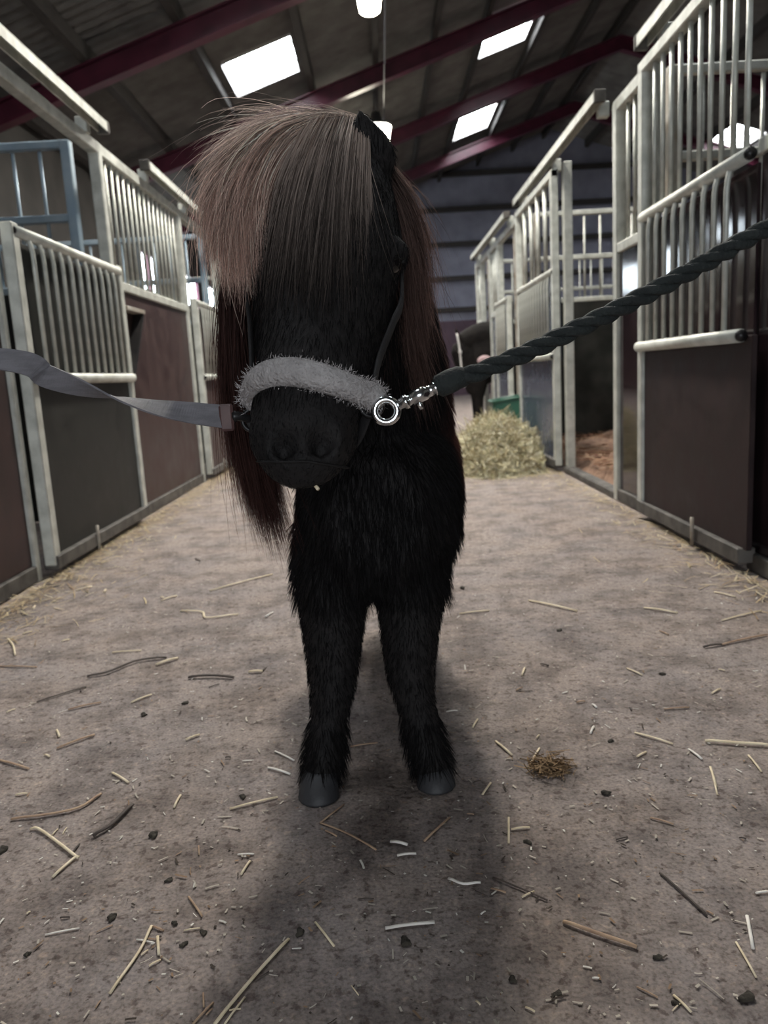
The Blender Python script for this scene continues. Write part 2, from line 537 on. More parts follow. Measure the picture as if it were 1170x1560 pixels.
# far gable wall: dark lower wall, profiled sheet above, girts
g = G().box((XL, YB, 0), (XR, YB + 0.2, 2.33))
wall_back = obj('wall_back', g, 'wall_dark')
tag(wall_back, 'far gable wall, plum dark below with blue grey profiled sheeting above', kind='structure')
xs = np.arange(XL, XR + 0.001, 0.02)
prof = np.where((xs / 0.08) % 1 < 0.5, 0.0, 0.03)
n = len(xs)
top = roof_z(xs) + 0.06
V = np.concatenate([np.stack([xs, YB + 0.02 + prof, np.full(n, 2.33)], 1), np.stack([xs, YB + 0.02 + prof, top], 1)])
sh = obj('profiled_sheet', G().add(V, [(i, i + 1, n + i + 1, n + i) for i in range(n - 1)]), 'wall_sheet', wall_back)
for z in (2.66, 3.6, 4.62, 5.64, 6.66):
    obj('girt', G().box((XL, YB - 0.14, z - 0.07), (XR, YB + 0.0, z + 0.07)), 'purlin', wall_back)
DX0, DX1, DZ = -1.5, 1.6, 3.1                     # the open barn door behind the camera
zc = lambda x: float(roof_z(x)) + 0.05
g = G().add([(XL, YF, 0), (DX0, YF, 0), (DX0, YF, zc(DX0)), (XL, YF, zl)], [(0, 1, 2, 3)])
g.add([(DX0, YF, DZ), (DX1, YF, DZ), (DX1, YF, zc(DX1)), (DX0, YF, zc(DX0))], [(0, 1, 2, 3)])
g.add([(DX1, YF, 0), (XR, YF, 0), (XR, YF, zc(XR)), (RIDGE, YF, zc(RIDGE)), (DX1, YF, zc(DX1))], [(0, 1, 2, 3, 4)])
tag(obj('wall_front', g, 'wall_grey'), 'dark grey gable wall with the open barn door', kind='structure')
P_ = bpy.data.lights.new('door_daylight_portal', 'AREA')
P_.shape, P_.size, P_.size_y = 'RECTANGLE', DX1 - DX0, DZ
P_.cycles.is_portal = True
po = bpy.data.objects.new('door_daylight_portal', P_)
COL.objects.link(po)
po.location = ((DX0 + DX1) / 2, YF - 0.02, DZ / 2)
po.rotation_euler = (math.radians(90), 0, 0)     # shines along +Y into the barn
tag(obj('wall_right', G().box((XR, YF, 0), (XR + 0.12, YB, float(roof_z(XR)) + 0.04)), 'wall_grey'), 'dark grey far side wall of the barn', kind='structure')


# ------------------------------------------------------------------ hanging lamps
def hanging_lamp(x, y, z, label, k=1.0):
    t = thing('hanging_lamp', (x, y, z), label, 'lamp', 'lamps hanging over the aisle')

    def turned(prof, seg=20):
        return G().loft([np.array([(x + r * math.cos(TAU * j / seg), y + r * math.sin(TAU * j / seg), z + h) for j in range(seg)]) for r, h in prof])
    obj('lamp_glass', turned([(k * 0.10, -0.16 * k), (k * 0.125, -0.14 * k), (k * 0.15, 0.02), (k * 0.16, 0.10), (k * 0.13, 0.12)]), 'lampglass', t, True)
    obj('housing', turned([(k * 0.165, 0.10), (k * 0.168, 0.13), (0.11, 0.20), (0.09, 0.34), (0.05, 0.37)]), 'lampmetal', t, True)
    obj('rod', G().tube([(x, y, z + 0.36), (x, y, float(roof_z(x)) - 0.03)], 0.008, 6), 'lampmetal', t)
    L = bpy.data.lights.new('lamp_light', 'AREA')
    L.shape, L.size = 'DISK', 0.32 * k
    L.energy = LAMP_POWER
    L.color = (1.0, 0.95, 0.86)
    lo = bpy.data.objects.new('lamp_light', L)
    COL.objects.link(lo)
    lo.parent = t
    lo.location = (0, 0, -0.19 * k)


hanging_lamp(0.11, 10.2, 5.22, 'glowing glass lamp hanging at the top between the roof windows')
hanging_lamp(0.17, 15.2, 5.15, 'glowing glass lamp hanging behind the pony\'s pricked ear', 1.7)
hanging_lamp(0.10, 5.2, 5.22, 'glowing glass lamp hanging over the aisle above the hay', 1.9)
cb = obj('lamp_cable', G().tube([(0.32, 0.5, 5.46), (0.32, 24.5, 5.46)], 0.012, 6), 'lampmetal')
tag(cb, 'thin grey cable conduit running along the lamp line', 'cable')

# ------------------------------------------------------------------ stalls
XS = {-1: -1.50, 1: 1.32}


def vpost(t, name, x, y, z0, z1, wx=0.06, wy=0.05, material='steel'):
    return obj(name, G().bevbox((x - wx / 2, y - wy / 2, z0), (x + wx / 2, y + wy / 2, z1), 0.005), material, t)


def bars(t, x, ya, yb, z0, z1, bend=0.0, material='steel', step=0.1, r=0.0105):
    n = max(1, int(round((yb - ya) / step)) - 1)
    me = bar_mesh(z1 - z0, bend, r, material)
    for k in range(n):
        place('bar', me, t, (x, ya + (yb - ya) * (k + 1) / (n + 1), z0))


def fixed_panel(side, y0, y1, board, label, board_top=1.34, postw=0.06, upper=True, mat_post='steel', far_post=True):
    x = XS[side]
    t = thing('stall_front', (x, (y0 + y1) / 2, 0), label, 'stall front', 'fixed stall fronts along the aisle')
    vpost(t, 'post', x, y0 + 0.03, 0, 2.1, 0.06, postw, mat_post)
    if far_post:
        vpost(t, 'post', x, y1 - 0.03, 0, 2.1, 0.06, postw, mat_post)
    a, b = y0 + 0.03 + postw / 2, y1 - (0.03 + postw / 2 if far_post else 0)
    obj('board', G().bevbox((x - 0.012, a, 0.07), (x + 0.012, b, board_top), 0.003), board, t)
    obj('bottom_rail', G().bevbox((x - 0.03, a, 0.005), (x + 0.03, b, 0.07)), 'rail_dirty', t)
    obj('middle_rail', G().bevbox((x - 0.028, a, board_top), (x + 0.028, b, board_top + 0.05)), 'steel', t)
    obj('top_rail', G().bevbox((x - 0.028, y0, 2.05), (x + 0.028, y1, 2.11)), 'steel', t)
    if upper:
        bars(t, x, a, b, board_top + 0.05, 2.05)
    return t


def sliding_door(side, y0, y1, board, label, upper='bars', near_stile=True, dx=0.055, grille=True, step=0.1, ubar=0.0105):
    o = -side
    x = XS[side] + o * dx
    t = thing('sliding_door', (x, (y0 + y1) / 2, 0), label, 'stall door', 'sliding stall doors along the aisle')
    top = 2.09 if upper == 'bars' else 1.45
    for y in ((y0 + 0.03, y1 - 0.03) if near_stile else (y1 - 0.03,)):
        vpost(t, 'stile', x, y, 0.05, top, 0.05, 0.06)
    a, b = y0 + 0.06, y1 - 0.06
    ab = a if near_stile else y0 - 0.02
    obj('board', G().bevbox((x - 0.010, ab, 0.088), (x + 0.010, b, 0.835 if grille else 1.4), 0.003), 'board_scuffed' if board == 'board_brown' else board, t)
    obj('backing_board', G().bevbox((x - o * 0.045, a, 0.80), (x - o * 0.033, b, 1.40), 0.003), board, t)
    obj('bottom_rail', G().bevbox((x - 0.03, y0 + 0.006, 0.035), (x + 0.035, y1 - 0.006, 0.092)), 'rail_dirty', t)
    for nm, z, xo in (('lower_tube', 0.835, 0.028 * o), ('upper_tube', 1.42, 0.012 * o)):
        obj(nm, G().tube([(x + xo, a - 0.03, z), (x + xo, b + 0.03, z)], 0.024, 12), 'steel', t, True)
        obj('end_cap', G().tube([(x + xo, a - 0.045, z), (x + xo, a - 0.03, z)], 0.020, 12), 'black_metal', t, True)
    bars(t, x + 0.028 * o, a, b, 0.85, 1.42, bend=-0.022 * o)
    if upper == 'bars':
        bars(t, x, ab, b, 1.44, 2.04, step=step, r=ubar)
        obj('top_rail', G().bevbox((x - 0.026, y0, 2.04), (x + 0.026, y1, 2.09)), 'steel', t)
    obj('drop_bolt', G().tube([(x + 0.04 * o, y0 + 0.35 * (y1 - y0), 0.02), (x + 0.04 * o, y0 + 0.35 * (y1 - y0), 0.135)], 0.008, 8), 'steel_old', t, True)
    return t


def track(side, y0, y1, label, z=2.175, hdr=None):
    o = -side
    x = XS[side] + o * 0.07
    t = thing('door_track', (x, (y0 + y1) / 2, z), label, 'door track', 'sliding door tracks above the stalls')
    g = G()
    g.bevbox((x - 0.028, y0, z + 0.02), (x + 0.028, y1, z + 0.026), 0.001)
    g.bevbox((x - 0.028, y0, z - 0.025), (x - 0.022, y1, z + 0.02), 0.001)
    g.bevbox((x + 0.022, y0, z - 0.025), (x + 0.028, y1, z + 0.02), 0.001)
    obj('channel', g, 'steel', t)
    for y in (y0, y1):
        obj('end_cap', G().bevbox((x - 0.032, y - 0.012, z - 0.035), (x + 0.032, y + 0.012, z + 0.03)), 'rail_dirty', t)
    for y in np.linspace(y0 + 0.15, y1 - 0.15, 3):
        obj('bracket', G().bevbox((x - o * 0.09, y - 0.025, z - 0.07), (x - o * 0.028, y + 0.025, z + 0.01)), 'steel', t)
    return t


def header(side, y0, y1, label):
    x = XS[side]
    h = obj('header_beam', G().bevbox((x - 0.03, y0, 2.05), (x + 0.03, y1, 2.11)), 'steel')
    return tag(h, label, 'beam', 'steel header beams over the stall doors')


# right-hand row
fixed_panel(1, -0.4, 1.30, 'board_brown', 'barred stall front that the dark rope is tied to')
fixed_panel(1, 1.32, 2.735, 'board_brown', 'brown stall front between the tied rope and the glossy brown door', board_top=1.42, far_post=False)
sliding_door(1, 2.68, 3.80, 'board_brown', 'glossy brown sliding door with full bars crossed by the dark rope', near_stile=False)
fixed_panel(1, 3.80, 4.36, 'board_brown', 'narrow barred stall front with a window glare on its brown board', postw=0.07)
sliding_door(1, 5.60, 7.05, 'board_blue', 'blue grey sliding door with bars beside the hay pile', dx=0.06, step=0.27, ubar=0.016)
vp = thing('stall_front', (1.32, 7.4, 0), 'rust tinged post pair behind the green tub', 'stall front', 'fixed stall fronts along the aisle')
vpost(vp, 'post', 1.34, 7.35, 0, 2.12, 0.08, 0.09, 'steel_old')
vpost(vp, 'post', 1.34, 7.54, 0, 2.12, 0.07, 0.07, 'steel_old')
obj('filler_plate', G().bevbox((1.32, 7.40, 0.02), (1.332, 7.51, 2.1)), 'steel_old', vp)
sliding_door(1, 7.62, 8.42, 'board_blue', 'short sliding door with open top behind the green tub', upper='open')
fixed_panel(1, 8.44, 9.14, 'board_blue', 'barred stall front beside the dark horse', postw=0.09)
fixed_panel(1, 9.85, 10.36, 'board_brown', 'last narrow barred stall front behind the dark horse')
track(1, -0.3, 3.78, 'double door track above the glossy brown sliding door')
track(1, 4.45, 7.05, 'door track running over the open doorway to the hay pile')
vpost(thing('door_post', (1.32, 5.56, 0), 'grey steel post between the open doorway and the blue grey door', 'post'), 'post', 1.335, 5.56, 0, 2.12, 0.06, 0.06)
header(1, 7.05, 8.44, 'header beam above the short open topped door')
track(1, 7.55, 10.25, 'far door track ending over the dark horse')
header(1, 9.14, 9.85, 'header beam over the doorway where the dark horse stands')

# left-hand row
fixed_panel(-1, 0.2, 1.85, 'board_red', 'barred stall front where the grey strap is tied')
fixed_panel(-1, 1.87, 3.18, 'board_red', 'red brown stall front beside the black board door', postw=0.04)
sliding_door(-1, 3.20, 4.52, 'board_black', 'open topped sliding door with black board behind the grey strap', upper='open')
fixed_panel(-1, 4.50, 6.26, 'board_red', 'red brown barred stall front with the black latch lever')
sliding_door(-1, 6.30, 7.50, 'board_red', 'open topped red brown sliding door by the pony\'s mane', upper='open')
fixed_panel(-1, 7.50, 9.1, 'board_red', 'red brown barred stall front hidden behind the pony')
fixed_panel(-1, 9.12, 10.36, 'board_red', 'last red brown barred stall front behind the pony')
track(-1, 0.4, 4.50, 'door track above the open topped black board door')
header(-1, 3.18, 4.52, 'header beam above the open topped black board door')
header(-1, 6.26, 7.50, 'header beam above the open topped red brown door')
track(-1, 5.25, 7.6, 'door track above the open topped red brown door')

# black latch lever hanging on the left stall front
X0 = XS[-1] + 0.045
p0, p1, p2 = PX(176, 468, X0), PX(211, 476, X0), PX(196, 592, X0)
lv = thing('latch_lever', (X0, float(p1[1]), float(p2[2])), 'black latch lever with long flat arm on the red brown front', 'latch')
obj('arm', G().bevbox((X0 - 0.030, max(p0[1], 4.545), p1[2] - 0.012), (X0 + 0.035, p1[1] + 0.02, p1[2] + 0.012), 0.003), 'steel_old', lv)
lo_, hi_ = p2 + np.array([0.0, 0, 0]), p1 + np.array([0.0, 0, 0])
gq = G()
gq.add([(X0 - 0.03 + dx, q[1] + dy, q[2] - 0.012 * (k == 1)) for k, q in enumerate((lo_, hi_)) for dx, dy in ((0, -.012), (.062, -.012), (.062, .012), (0, .012))],
       [(3, 2, 1, 0), (4, 5, 6, 7), (0, 1, 5, 4), (1, 2, 6, 5), (2, 3, 7, 6), (3, 0, 4, 7)])
obj('hanging_bar', gq, 'black_metal', lv)
obj('pivot', G().ball(p2 + np.array([0.01, -0.005, 0]), 0.02), 'black_metal', lv, True)


# partitions between the stalls
def partition(y, x0, x1, label, post_at=0.08, material='steel', post_mat='steel_old'):
    px = x0 + (post_at if x1 > x0 else -post_at)
    lo, hi = min(px, x1), max(px, x1)
    t = thing('stall_partition', ((x0 + x1) / 2, y, 0), label, 'partition', 'partitions between the stalls')
    obj('board', G().bevbox((lo, y - 0.02, 0.02), (hi, y + 0.02, 1.34), 0.003), 'board_black', t)
    for nm, z in (('board_rail', 1.36), ('middle_rail', 1.74), ('top_tube', 2.13)):
        obj(nm, G().bevbox((lo, y - 0.022, z - 0.022), (hi, y + 0.022, z + 0.022), 0.006), material, t)
    vpost(t, 'end_post', px, y, 0, 2.15, 0.055, 0.055, post_mat)
    n = int((hi - lo) / 0.145)
    me = bar_mesh(0.72, 0, 0.0105, material)
    for k in range(1, n):
        place('bar', me, t, (lo + (hi - lo) * k / n, y, 1.38))
    return t


partition(4.60, -1.56, -4.55, 'blue framed barred partition behind the open topped black board door', 0.12, 'steel_blue', 'steel_blue')
partition(7.52, -1.56, -4.55, 'barred partition behind the open topped red brown door', 0.04, 'steel_blue', 'steel_blue')
partition(10.4, -1.56, -4.55, 'barred partition at the end of the row by the high windows')
partition(1.86, -1.56, -4.55, 'barred partition behind the front where the strap is tied')
partition(4.02, 1.40, 4.40, 'barred partition seen through the glossy brown door', material='steel')
partition(7.42, 1.42, 4.40, 'barred partition with dark board behind the open doorway', post_mat='steel_old')
partition(10.4, 1.40, 4.40, 'barred partition behind the dark horse')
partition(1.31, 1.40, 4.40, 'barred partition behind the front with the tied rope')
sw = obj('stall_back_wall', G().bevbox((4.42, -0.4, 0), (4.48, 10.45, 2.1)), 'board_black')
tag(sw, 'long black board wall closing the back of the stalls', 'wall')

# low sill across the open doorway, bedding inside
tag(obj('door_sill', G().bevbox((1.29, 4.36, 0), (1.36, 5.60, 0.05), 0.01), 'rail_dirty'), 'low dirty sill across the open stall doorway', 'sill')


def mound(x0, x1, y0, y1, h, nx=40, ny=40, seed=3):
    r = np.random.default_rng(seed)
    u, v = np.meshgrid(np.linspace(0, 1, nx), np.linspace(0, 1, ny), indexing='ij')
    z = np.full(u.shape, 0.45)
    for k in range(26):
        a, b, ph = r.uniform(2, 30), r.uniform(2, 30), r.uniform(0, TAU)
        z += 0.5 / (2 + 0.35 * math.hypot(a, b)) * np.sin(a * u + b * v * (-1) ** k + ph)
    z = np.clip(z, 0.02, 2) * h * np.clip(np.minimum(np.minimum(u, 1 - u), np.minimum(v, 1 - v)) * 14, 0.02, 1)
    V = np.stack([x0 + (x1 - x0) * u, y0 + (y1 - y0) * v, z], -1).reshape(-1, 3)
    F = [(i * ny + j, (i + 1) * ny + j, (i + 1) * ny + j + 1, i * ny + j + 1) for i in range(nx - 1) for j in range(ny - 1)]
    return V, F


# ------------------------------------------------------------------ strands: hair, hay, litter
def strands(name, pts, width, col, material, parent=None, origin=(0, 0, 0), wdir=None, taper=True):
    """pts: N x K x 3 polylines -> ONE mesh of tapering ribbons; col: N x K x 3 or N x 3"""
    N, K, _ = pts.shape
    d = np.gradient(pts, axis=1)
    if wdir is None:
        wdir = rng.normal(size=(N, 1, 3))
    side = np.cross(d, np.broadcast_to(wdir, d.shape))
    side /= np.linalg.norm(side, axis=2)[..., None] + 1e-9
    wk = np.linspace(1, 0, K) ** 0.6 if taper else np.ones(K)
    half = (np.asarray(width).reshape(-1, 1) * wk[None, :] * 0.5)[..., None]
    half = np.maximum(half, 0.00008)
    V = np.stack([pts - side * half, pts + side * half], 2).reshape(-1, 3)      # N,K,2
    base = (np.arange(N) * K * 2)[:, None]
    k = np.arange(K - 1)[None, :] * 2
    q = np.stack([base + k, base + k + 1, base + k + 3, base + k + 2], -1).reshape(-1, 4)
    if parent is not None:
        org = LOC[parent.name]
    else:
        org = np.array(origin, float)
    V = V - org
    me = bpy.data.meshes.new(name)
    me.vertices.add(len(V))
    me.vertices.foreach_set('co', V.ravel())
    me.loops.add(q.size)
    me.loops.foreach_set('vertex_index', q.ravel())
    me.polygons.add(len(q))
    me.polygons.foreach_set('loop_start', np.arange(0, q.size, 4))
    me.polygons.foreach_set('loop_total', np.full(len(q), 4))
    me.update(calc_edges=True)
    me.validate()
    if col.ndim == 2:
        col = np.repeat(col[:, None, :], K, 1)
    c = np.repeat(col[:, :, None, :], 2, 2).reshape(-1, 3)
    c = np.concatenate([c, np.ones((len(c), 1))], 1)
    a = me.color_attributes.new('Col', 'FLOAT_COLOR', 'POINT')
    a.data.foreach_set('color', c.ravel())
    me.materials.append(M[material])
    o = link_mesh(name, me, parent, (0, 0, 0) if parent is not None else org)
    LOC[o.name] = np.array(org)
    return o


def flat_straws(N, pos, length, jitter=0.3, lift=0.004):
    """short straws lying on the floor round pos (N x 3)"""
    a = rng.uniform(0, TAU, N)
    L = length
    d = np.stack([np.cos(a), np.sin(a), rng.normal(0, 0.05, N)], 1)
    n = np.stack([-np.sin(a), np.cos(a), np.zeros(N)], 1)
    bend = rng.normal(0, 0.12, N)[:, None]
    k = np.linspace(-0.5, 0.5, 4)
    P = pos[:, None, :] + d[:, None, :] * (L[:, None, None] * k[None, :, None]) + n[:, None, :] * (bend * L[:, None] * (k[None, :] ** 2))[..., None]
    P[..., 2] = np.maximum(P[..., 2], 0.0015) + lift * rng.uniform(0.2, 1, N)[:, None]
    return P


def smooth_path(p, n=40):
    p = np.asarray(p, float)
    k = len(p)
    P = np.vstack([2 * p[0] - p[1], p, 2 * p[-1] - p[-2]])
    out = []
    for t in np.linspace(0, k - 1, n):
        i = min(int(t), k - 2)
        u = t - i
        a, b, c, d = P[i], P[i + 1], P[i + 2], P[i + 3]
        out.append(0.5 * ((2 * b) + (-a + c) * u + (2 * a - 5 * b + 4 * c - d) * u ** 2 + (-a + 3 * b - 3 * c + d) * u ** 3))
    return np.array(out)


# ------------------------------------------------------------------ animals
def ring(c, u, v, hu, hv, n=20, p=2.0, egg=0.0):
    """superellipse ring; egg narrows the +v half"""
    out = []
    for j in range(n):
        a = TAU * j / n
        ca, sa = math.cos(a), math.sin(a)
        x = math.copysign(abs(ca) ** (2 / p), ca)
        y = math.copysign(abs(sa) ** (2 / p), sa)
        out.append(c + u * hu * x * (1 - egg * y) + v * hv * y)
    return np.array(out)


def limb(g, pts, r, n=14, flat=None):
    """closed rounded limb through points with radii"""
    pts = smooth_path(pts, 6 * len(pts))
    r = np.interp(np.linspace(0, len(r) - 1, len(pts)), np.arange(len(r)), r)
    t = np.gradient(pts, axis=0)
    t /= np.linalg.norm(t, axis=1)[:, None]
    rings = []
    for p, d, q in zip(pts, t, r):
        u = np.array([1.0, 0, 0]) if abs(d[0]) < 0.8 else np.array([0, 1.0, 0])
        u = u - d * (u @ d)
        u /= np.linalg.norm(u)
        rings.append(ring(p, u, np.cross(d, u), q, q, n))
    return g.loft(rings)


def voxel_union(name, g, voxel, smooth=3):
    """one continuous skin over the joined volumes"""
    V, F = g.arrays()
    me = bpy.data.meshes.new(name)
    me.from_pydata(V.tolist(), [], F)
    o = bpy.data.objects.new(name, me)
    COL.objects.link(o)
    md = o.modifiers.new('r', 'REMESH')
    md.mode, md.voxel_size = 'VOXEL', voxel
    sm = o.modifiers.new('s', 'SMOOTH')
    sm.iterations, sm.factor = smooth, 0.5
    dg = bpy.context.evaluated_depsgraph_get()
    ev = o.evaluated_get(dg)
    m2 = ev.to_mesh()
    nv = len(m2.vertices)
    co = np.empty(nv * 3)
    m2.vertices.foreach_get('co', co)
    co = co.reshape(-1, 3)
    faces = [tuple(p.vertices) for p in m2.polygons]
    ev.to_mesh_clear()
    bpy.data.objects.remove(o)
    bpy.data.meshes.remove(me)
    return co, faces


def vert_normals(V, F):
    T = np.array([(f[0], f[1], f[2]) for f in F] + [(f[0], f[2], f[3]) for f in F if len(f) == 4])
    a, b, c = V[T[:, 0]], V[T[:, 1]], V[T[:, 2]]
    n = np.cross(b - a, c - a)
    N = np.zeros_like(V)
    for k in range(3):
        np.add.at(N, T[:, k], n)
    return N / (np.linalg.norm(N, axis=1)[:, None] + 1e-12), T, np.linalg.norm(n, axis=1) / 2


def sample(V, T, A, N, n):
    i = rng.choice(len(T), n, p=A / A.sum())
    r1, r2 = np.sqrt(rng.random(n)), rng.random(n)
    w0, w1, w2 = 1 - r1, r1 * (1 - r2), r1 * r2
    t = T[i]
    P = V[t[:, 0]] * w0[:, None] + V[t[:, 1]] * w1[:, None] + V[t[:, 2]] * w2[:, None]
    n_ = N[t[:, 0]] * w0[:, None] + N[t[:, 1]] * w1[:, None] + N[t[:, 2]] * w2[:, None]
    return P, n_ / np.linalg.norm(n_, axis=1)[:, None]


def unit(v):
    v = np.asarray(v, float)
    return v / np.linalg.norm(v)


# ---- the pony in the aisle, facing the camera
pony = thing('pony', (0.0, 1.75, 0.0), 'shaggy black pony with brown forelock standing tied in the aisle', 'pony')
g = G()
# head: rings from poll to muzzle
HEAD = [(512, 215, 1.215, .035, .035), (510, 240, 1.205, .068, .070), (506, 285, 1.19, .088, .094), (502, 345, 1.165, .101, .108), (496, 415, 1.125, .103, .114),
        (489, 480, 1.08, .090, .102), (480, 540, 1.03, .075, .086), (471, 595, .985, .067, .074), (465, 640, .955, .066, .068),
        (462, 675, .938, .066, .062), (460, 700, .932, .058, .054), (459, 720, .935, .044, .040), (459, 731, .94, .024, .022)]
hc = np.array([PY(a, b, c) for a, b, c, _, _ in HEAD])
ht = np.gradient(hc, axis=0)
ht /= np.linalg.norm(ht, axis=1)[:, None]
LAT = unit([0.975, 0.215, 0.02])            # the pony's face is turned a little towards the left row
hr = []
HF = []
for c, d, (_, _, _, hw, hd) in zip(hc, ht, HEAD):
    u = unit(LAT - d * (LAT @ d))
    v = np.cross(d, u)
    if v[1] > 0:
        v = -v                               # v points out of the face, towards the camera
    HF.append((c, d, u, v, hw, hd))
    hr.append(ring(c, u, v, hw, hd, 20, 2.3, 0.10))
g.loft(hr)
# brow ridges and cheek
for sgn in (-1, 1):
    c, d, u, v, hw, hd = HF[4]
    g.ball(c + u * sgn * hw * 0.80 + v * hd * 0.35 - d * 0.012, (0.030, 0.030, 0.026))
    c, d, u, v, hw, hd = HF[5]
    g.ball(c + u * sgn * hw * 0.55 - v * hd * 0.45, (0.05, 0.055, 0.06))
# chin and lips
g.ball(PY(461, 712, 0.945), (0.040, 0.032, 0.026))
g.ball(PY(440, 672, 0.900), (0.028, 0.020, 0.030))
g.ball(PY(494, 666, 0.905), (0.028, 0.020, 0.030))
# neck and torso
neck = [(516, 300, 1.24, .075, .10), (530, 380, 1.32, .10, .13), (545, 470, 1.42, .125, .165), (558, 560, 1.52, .15, .20), (566, 640, 1.62, .165, .20)]
nr = []
nc = np.array([PY(a, b, c) for a, b, c, _, _ in neck])
nd = np.gradient(nc, axis=0)
for c, d, (_, _, _, a, b) in zip(nc, nd, neck):
    d = unit(d)
    u = unit(np.array([1.0, 0, 0]) - d * d[0])
    nr.append(ring(c, u, np.cross(d, u), a, b, 18))
g.loft(nr)
tors = [(1.335, -.022, .525, .085, .10), (1.37, -.022, .525, .125, .15), (1.43, -.018, .525, .150, .185), (1.55, -.012, .54, .158, .20), (1.72, -.005, .555, .165, .21), (1.92, -.015, .56, .170, .21),
        (2.08, -.025, .575, .17, .195), (2.2, -.03, .59, .14, .16), (2.27, -.03, .60, .08, .10)]
g.loft([ring(np.array([x, y, z]), np.array([1.0, 0, 0]), np.array([0, 0, 1.0]), a, b, 20, 2.2) for y, x, z, a, b in tors])
# front legs
LEGS = {'l': [(515, 800, 1.46, .085), (508, 880, 1.435, .074), (507, 960, 1.42, .058), (507, 1030, 1.41, .047), (502, 1090, 1.402, .036), (495, 1145, 1.39, .038), (491, 1172, 1.375, .036), (488, 1195, 1.355, .034)],
        'r': [(615, 800, 1.46, .085), (625, 880, 1.435, .072), (624, 960, 1.42, .056), (626, 1025, 1.415, .046), (637, 1085, 1.405, .035), (650, 1135, 1.39, .037), (657, 1160, 1.378, .036), (662, 1182, 1.36, .034)]}
for k in LEGS:
    limb(g, [PY(a, b, c) for a, b, c, _ in LEGS[k]], [q[3] for q in LEGS[k]])
# hind legs: stifle forward, hock back
for sgn in (-1, 1):
    x = -0.03 + sgn * 0.10
    limb(g, [(x, 2.10, .58), (x, 2.04, .46), (x, 2.08, .36), (x, 2.19, .265), (x, 2.165, .17), (x, 2.15, .10), (x, 2.13, .055)],
         [.10, .095, .07, .045, .034, .038, .034])
# ears
EARS = [((568, 285, 1.175), (568, 228, 1.16), (545, 164, 1.15), 0.036), ((432, 270, 1.19), (426, 235, 1.18), (420, 208, 1.17), 0.030)]
for base, mid, tip, r in EARS:
    b, mm, t = PY(*base), PY(*mid), PY(*tip)
    path = smooth_path([b, mm, t], 9)
    rr = r * np.array([0.62, 0.85, 1.0, 1.0, 0.92, 0.78, 0.58, 0.34, 0.10])
    d = unit(t - b)
    u = unit(np.array([1.0, 0.5, 0]) - d * (np.array([1.0, 0.5, 0]) @ d))
    v = np.cross(d, u)
    g.loft([ring(p, u, v, q, q * 0.55 + 0.004, 12) for p, q in zip(path, rr)])
V, F = voxel_union('body', g, 0.0085, 4)
Nn, T, A = vert_normals(V, F)


def dent(c, rad, depth, direction):
    global V
    w_ = np.exp(-((V - c) ** 2).sum(1) / (2 * rad ** 2))
    V = V + direction[None, :] * (depth * w_)[:, None]


vface = HF[8][3]
for px, py in ((433, 672), (494, 664)):
    i = ((V - PY(px, py, 0.88)) ** 2).sum(1).argmin()
    dent(V[i], 0.0090, 0.038, -vface)
# hollow of the ear, turned outward and to the front
i = ((V - PY(560, 225, 1.135)) ** 2).sum(1).argmin()
dent(V[i], 0.013, 0.020, unit([0.2, 1.0, 0.0]))
body = obj('body', (V, F), 'skin', pony, True)
body['label'] = 'black woolly coat'
Nn, T, A = vert_normals(V, F)

# mouth line
c, d, u, v, hw, hd = HF[10]
mp = [c + u * hw * 1.03 * math.sin(a) + v * hd * 1.03 * math.cos(a) + d * 0.006 * abs(math.sin(a)) for a in np.linspace(-1.2, 1.2, 15)]
obj('mouth', G().tube(mp, [0.0006] + [0.0016] * 13 + [0.0006], 6), 'skin', pony, True)
# eyes
for sgn in (-1, 1):
    c, d, u, v, hw, hd = HF[4]
    e = c + u * sgn * hw * 0.83 + v * hd * 0.40 + d * 0.006
    ey = obj('eye', G().ball(e, 0.0160, 16, 12), 'eye', pony, True)
    lid = []
    for a in np.linspace(0, math.pi, 11):
        lid.append(e + (u * sgn * 0.35 + v * 0.94) * 0.006 + d * (-0.013 * math.sin(a)) + unit(v * -sgn * 0.35 + u * 0.94) * 0.016 * math.cos(a))
    obj('eyelid', G().tube(lid, 0.0038, 6), 'skin', ey, True)


# hooves
def hoof(parent, c, r, lean, material='hoof'):
    """c: centre of the sole on the ground"""
    c = np.array(c, float)
    rings = []
    for h, k, dy in ((0.0, 1.0, 0.0), (0.005, 1.02, 0.02), (0.022, 0.94, 0.4), (0.036, 0.84, 0.75), (0.042, 0.72, 0.85)):
        rr = []
        for j in range(18):
            a = TAU * j / 18
            fy = math.sin(a)
            rr.append((c[0] + r * k * math.cos(a) * (1.0 if fy < 0 else 0.9), c[1] + r * k * (1.15 * fy if fy < 0 else 0.85 * fy) + lean * dy, h + 0.001))
        rings.append(np.array(rr))
    return obj('hoof', G().loft(rings), material, parent, True)


hl, hrt = PZ(487, 1211), PZ(664, 1194)
hoof(pony, hl, 0.040, 0.035)
hoof(pony, hrt, 0.038, 0.035)
for sgn in (-1, 1):
    hoof(pony, (-0.03 + sgn * 0.10, 2.115, 0), 0.036, 0.03)

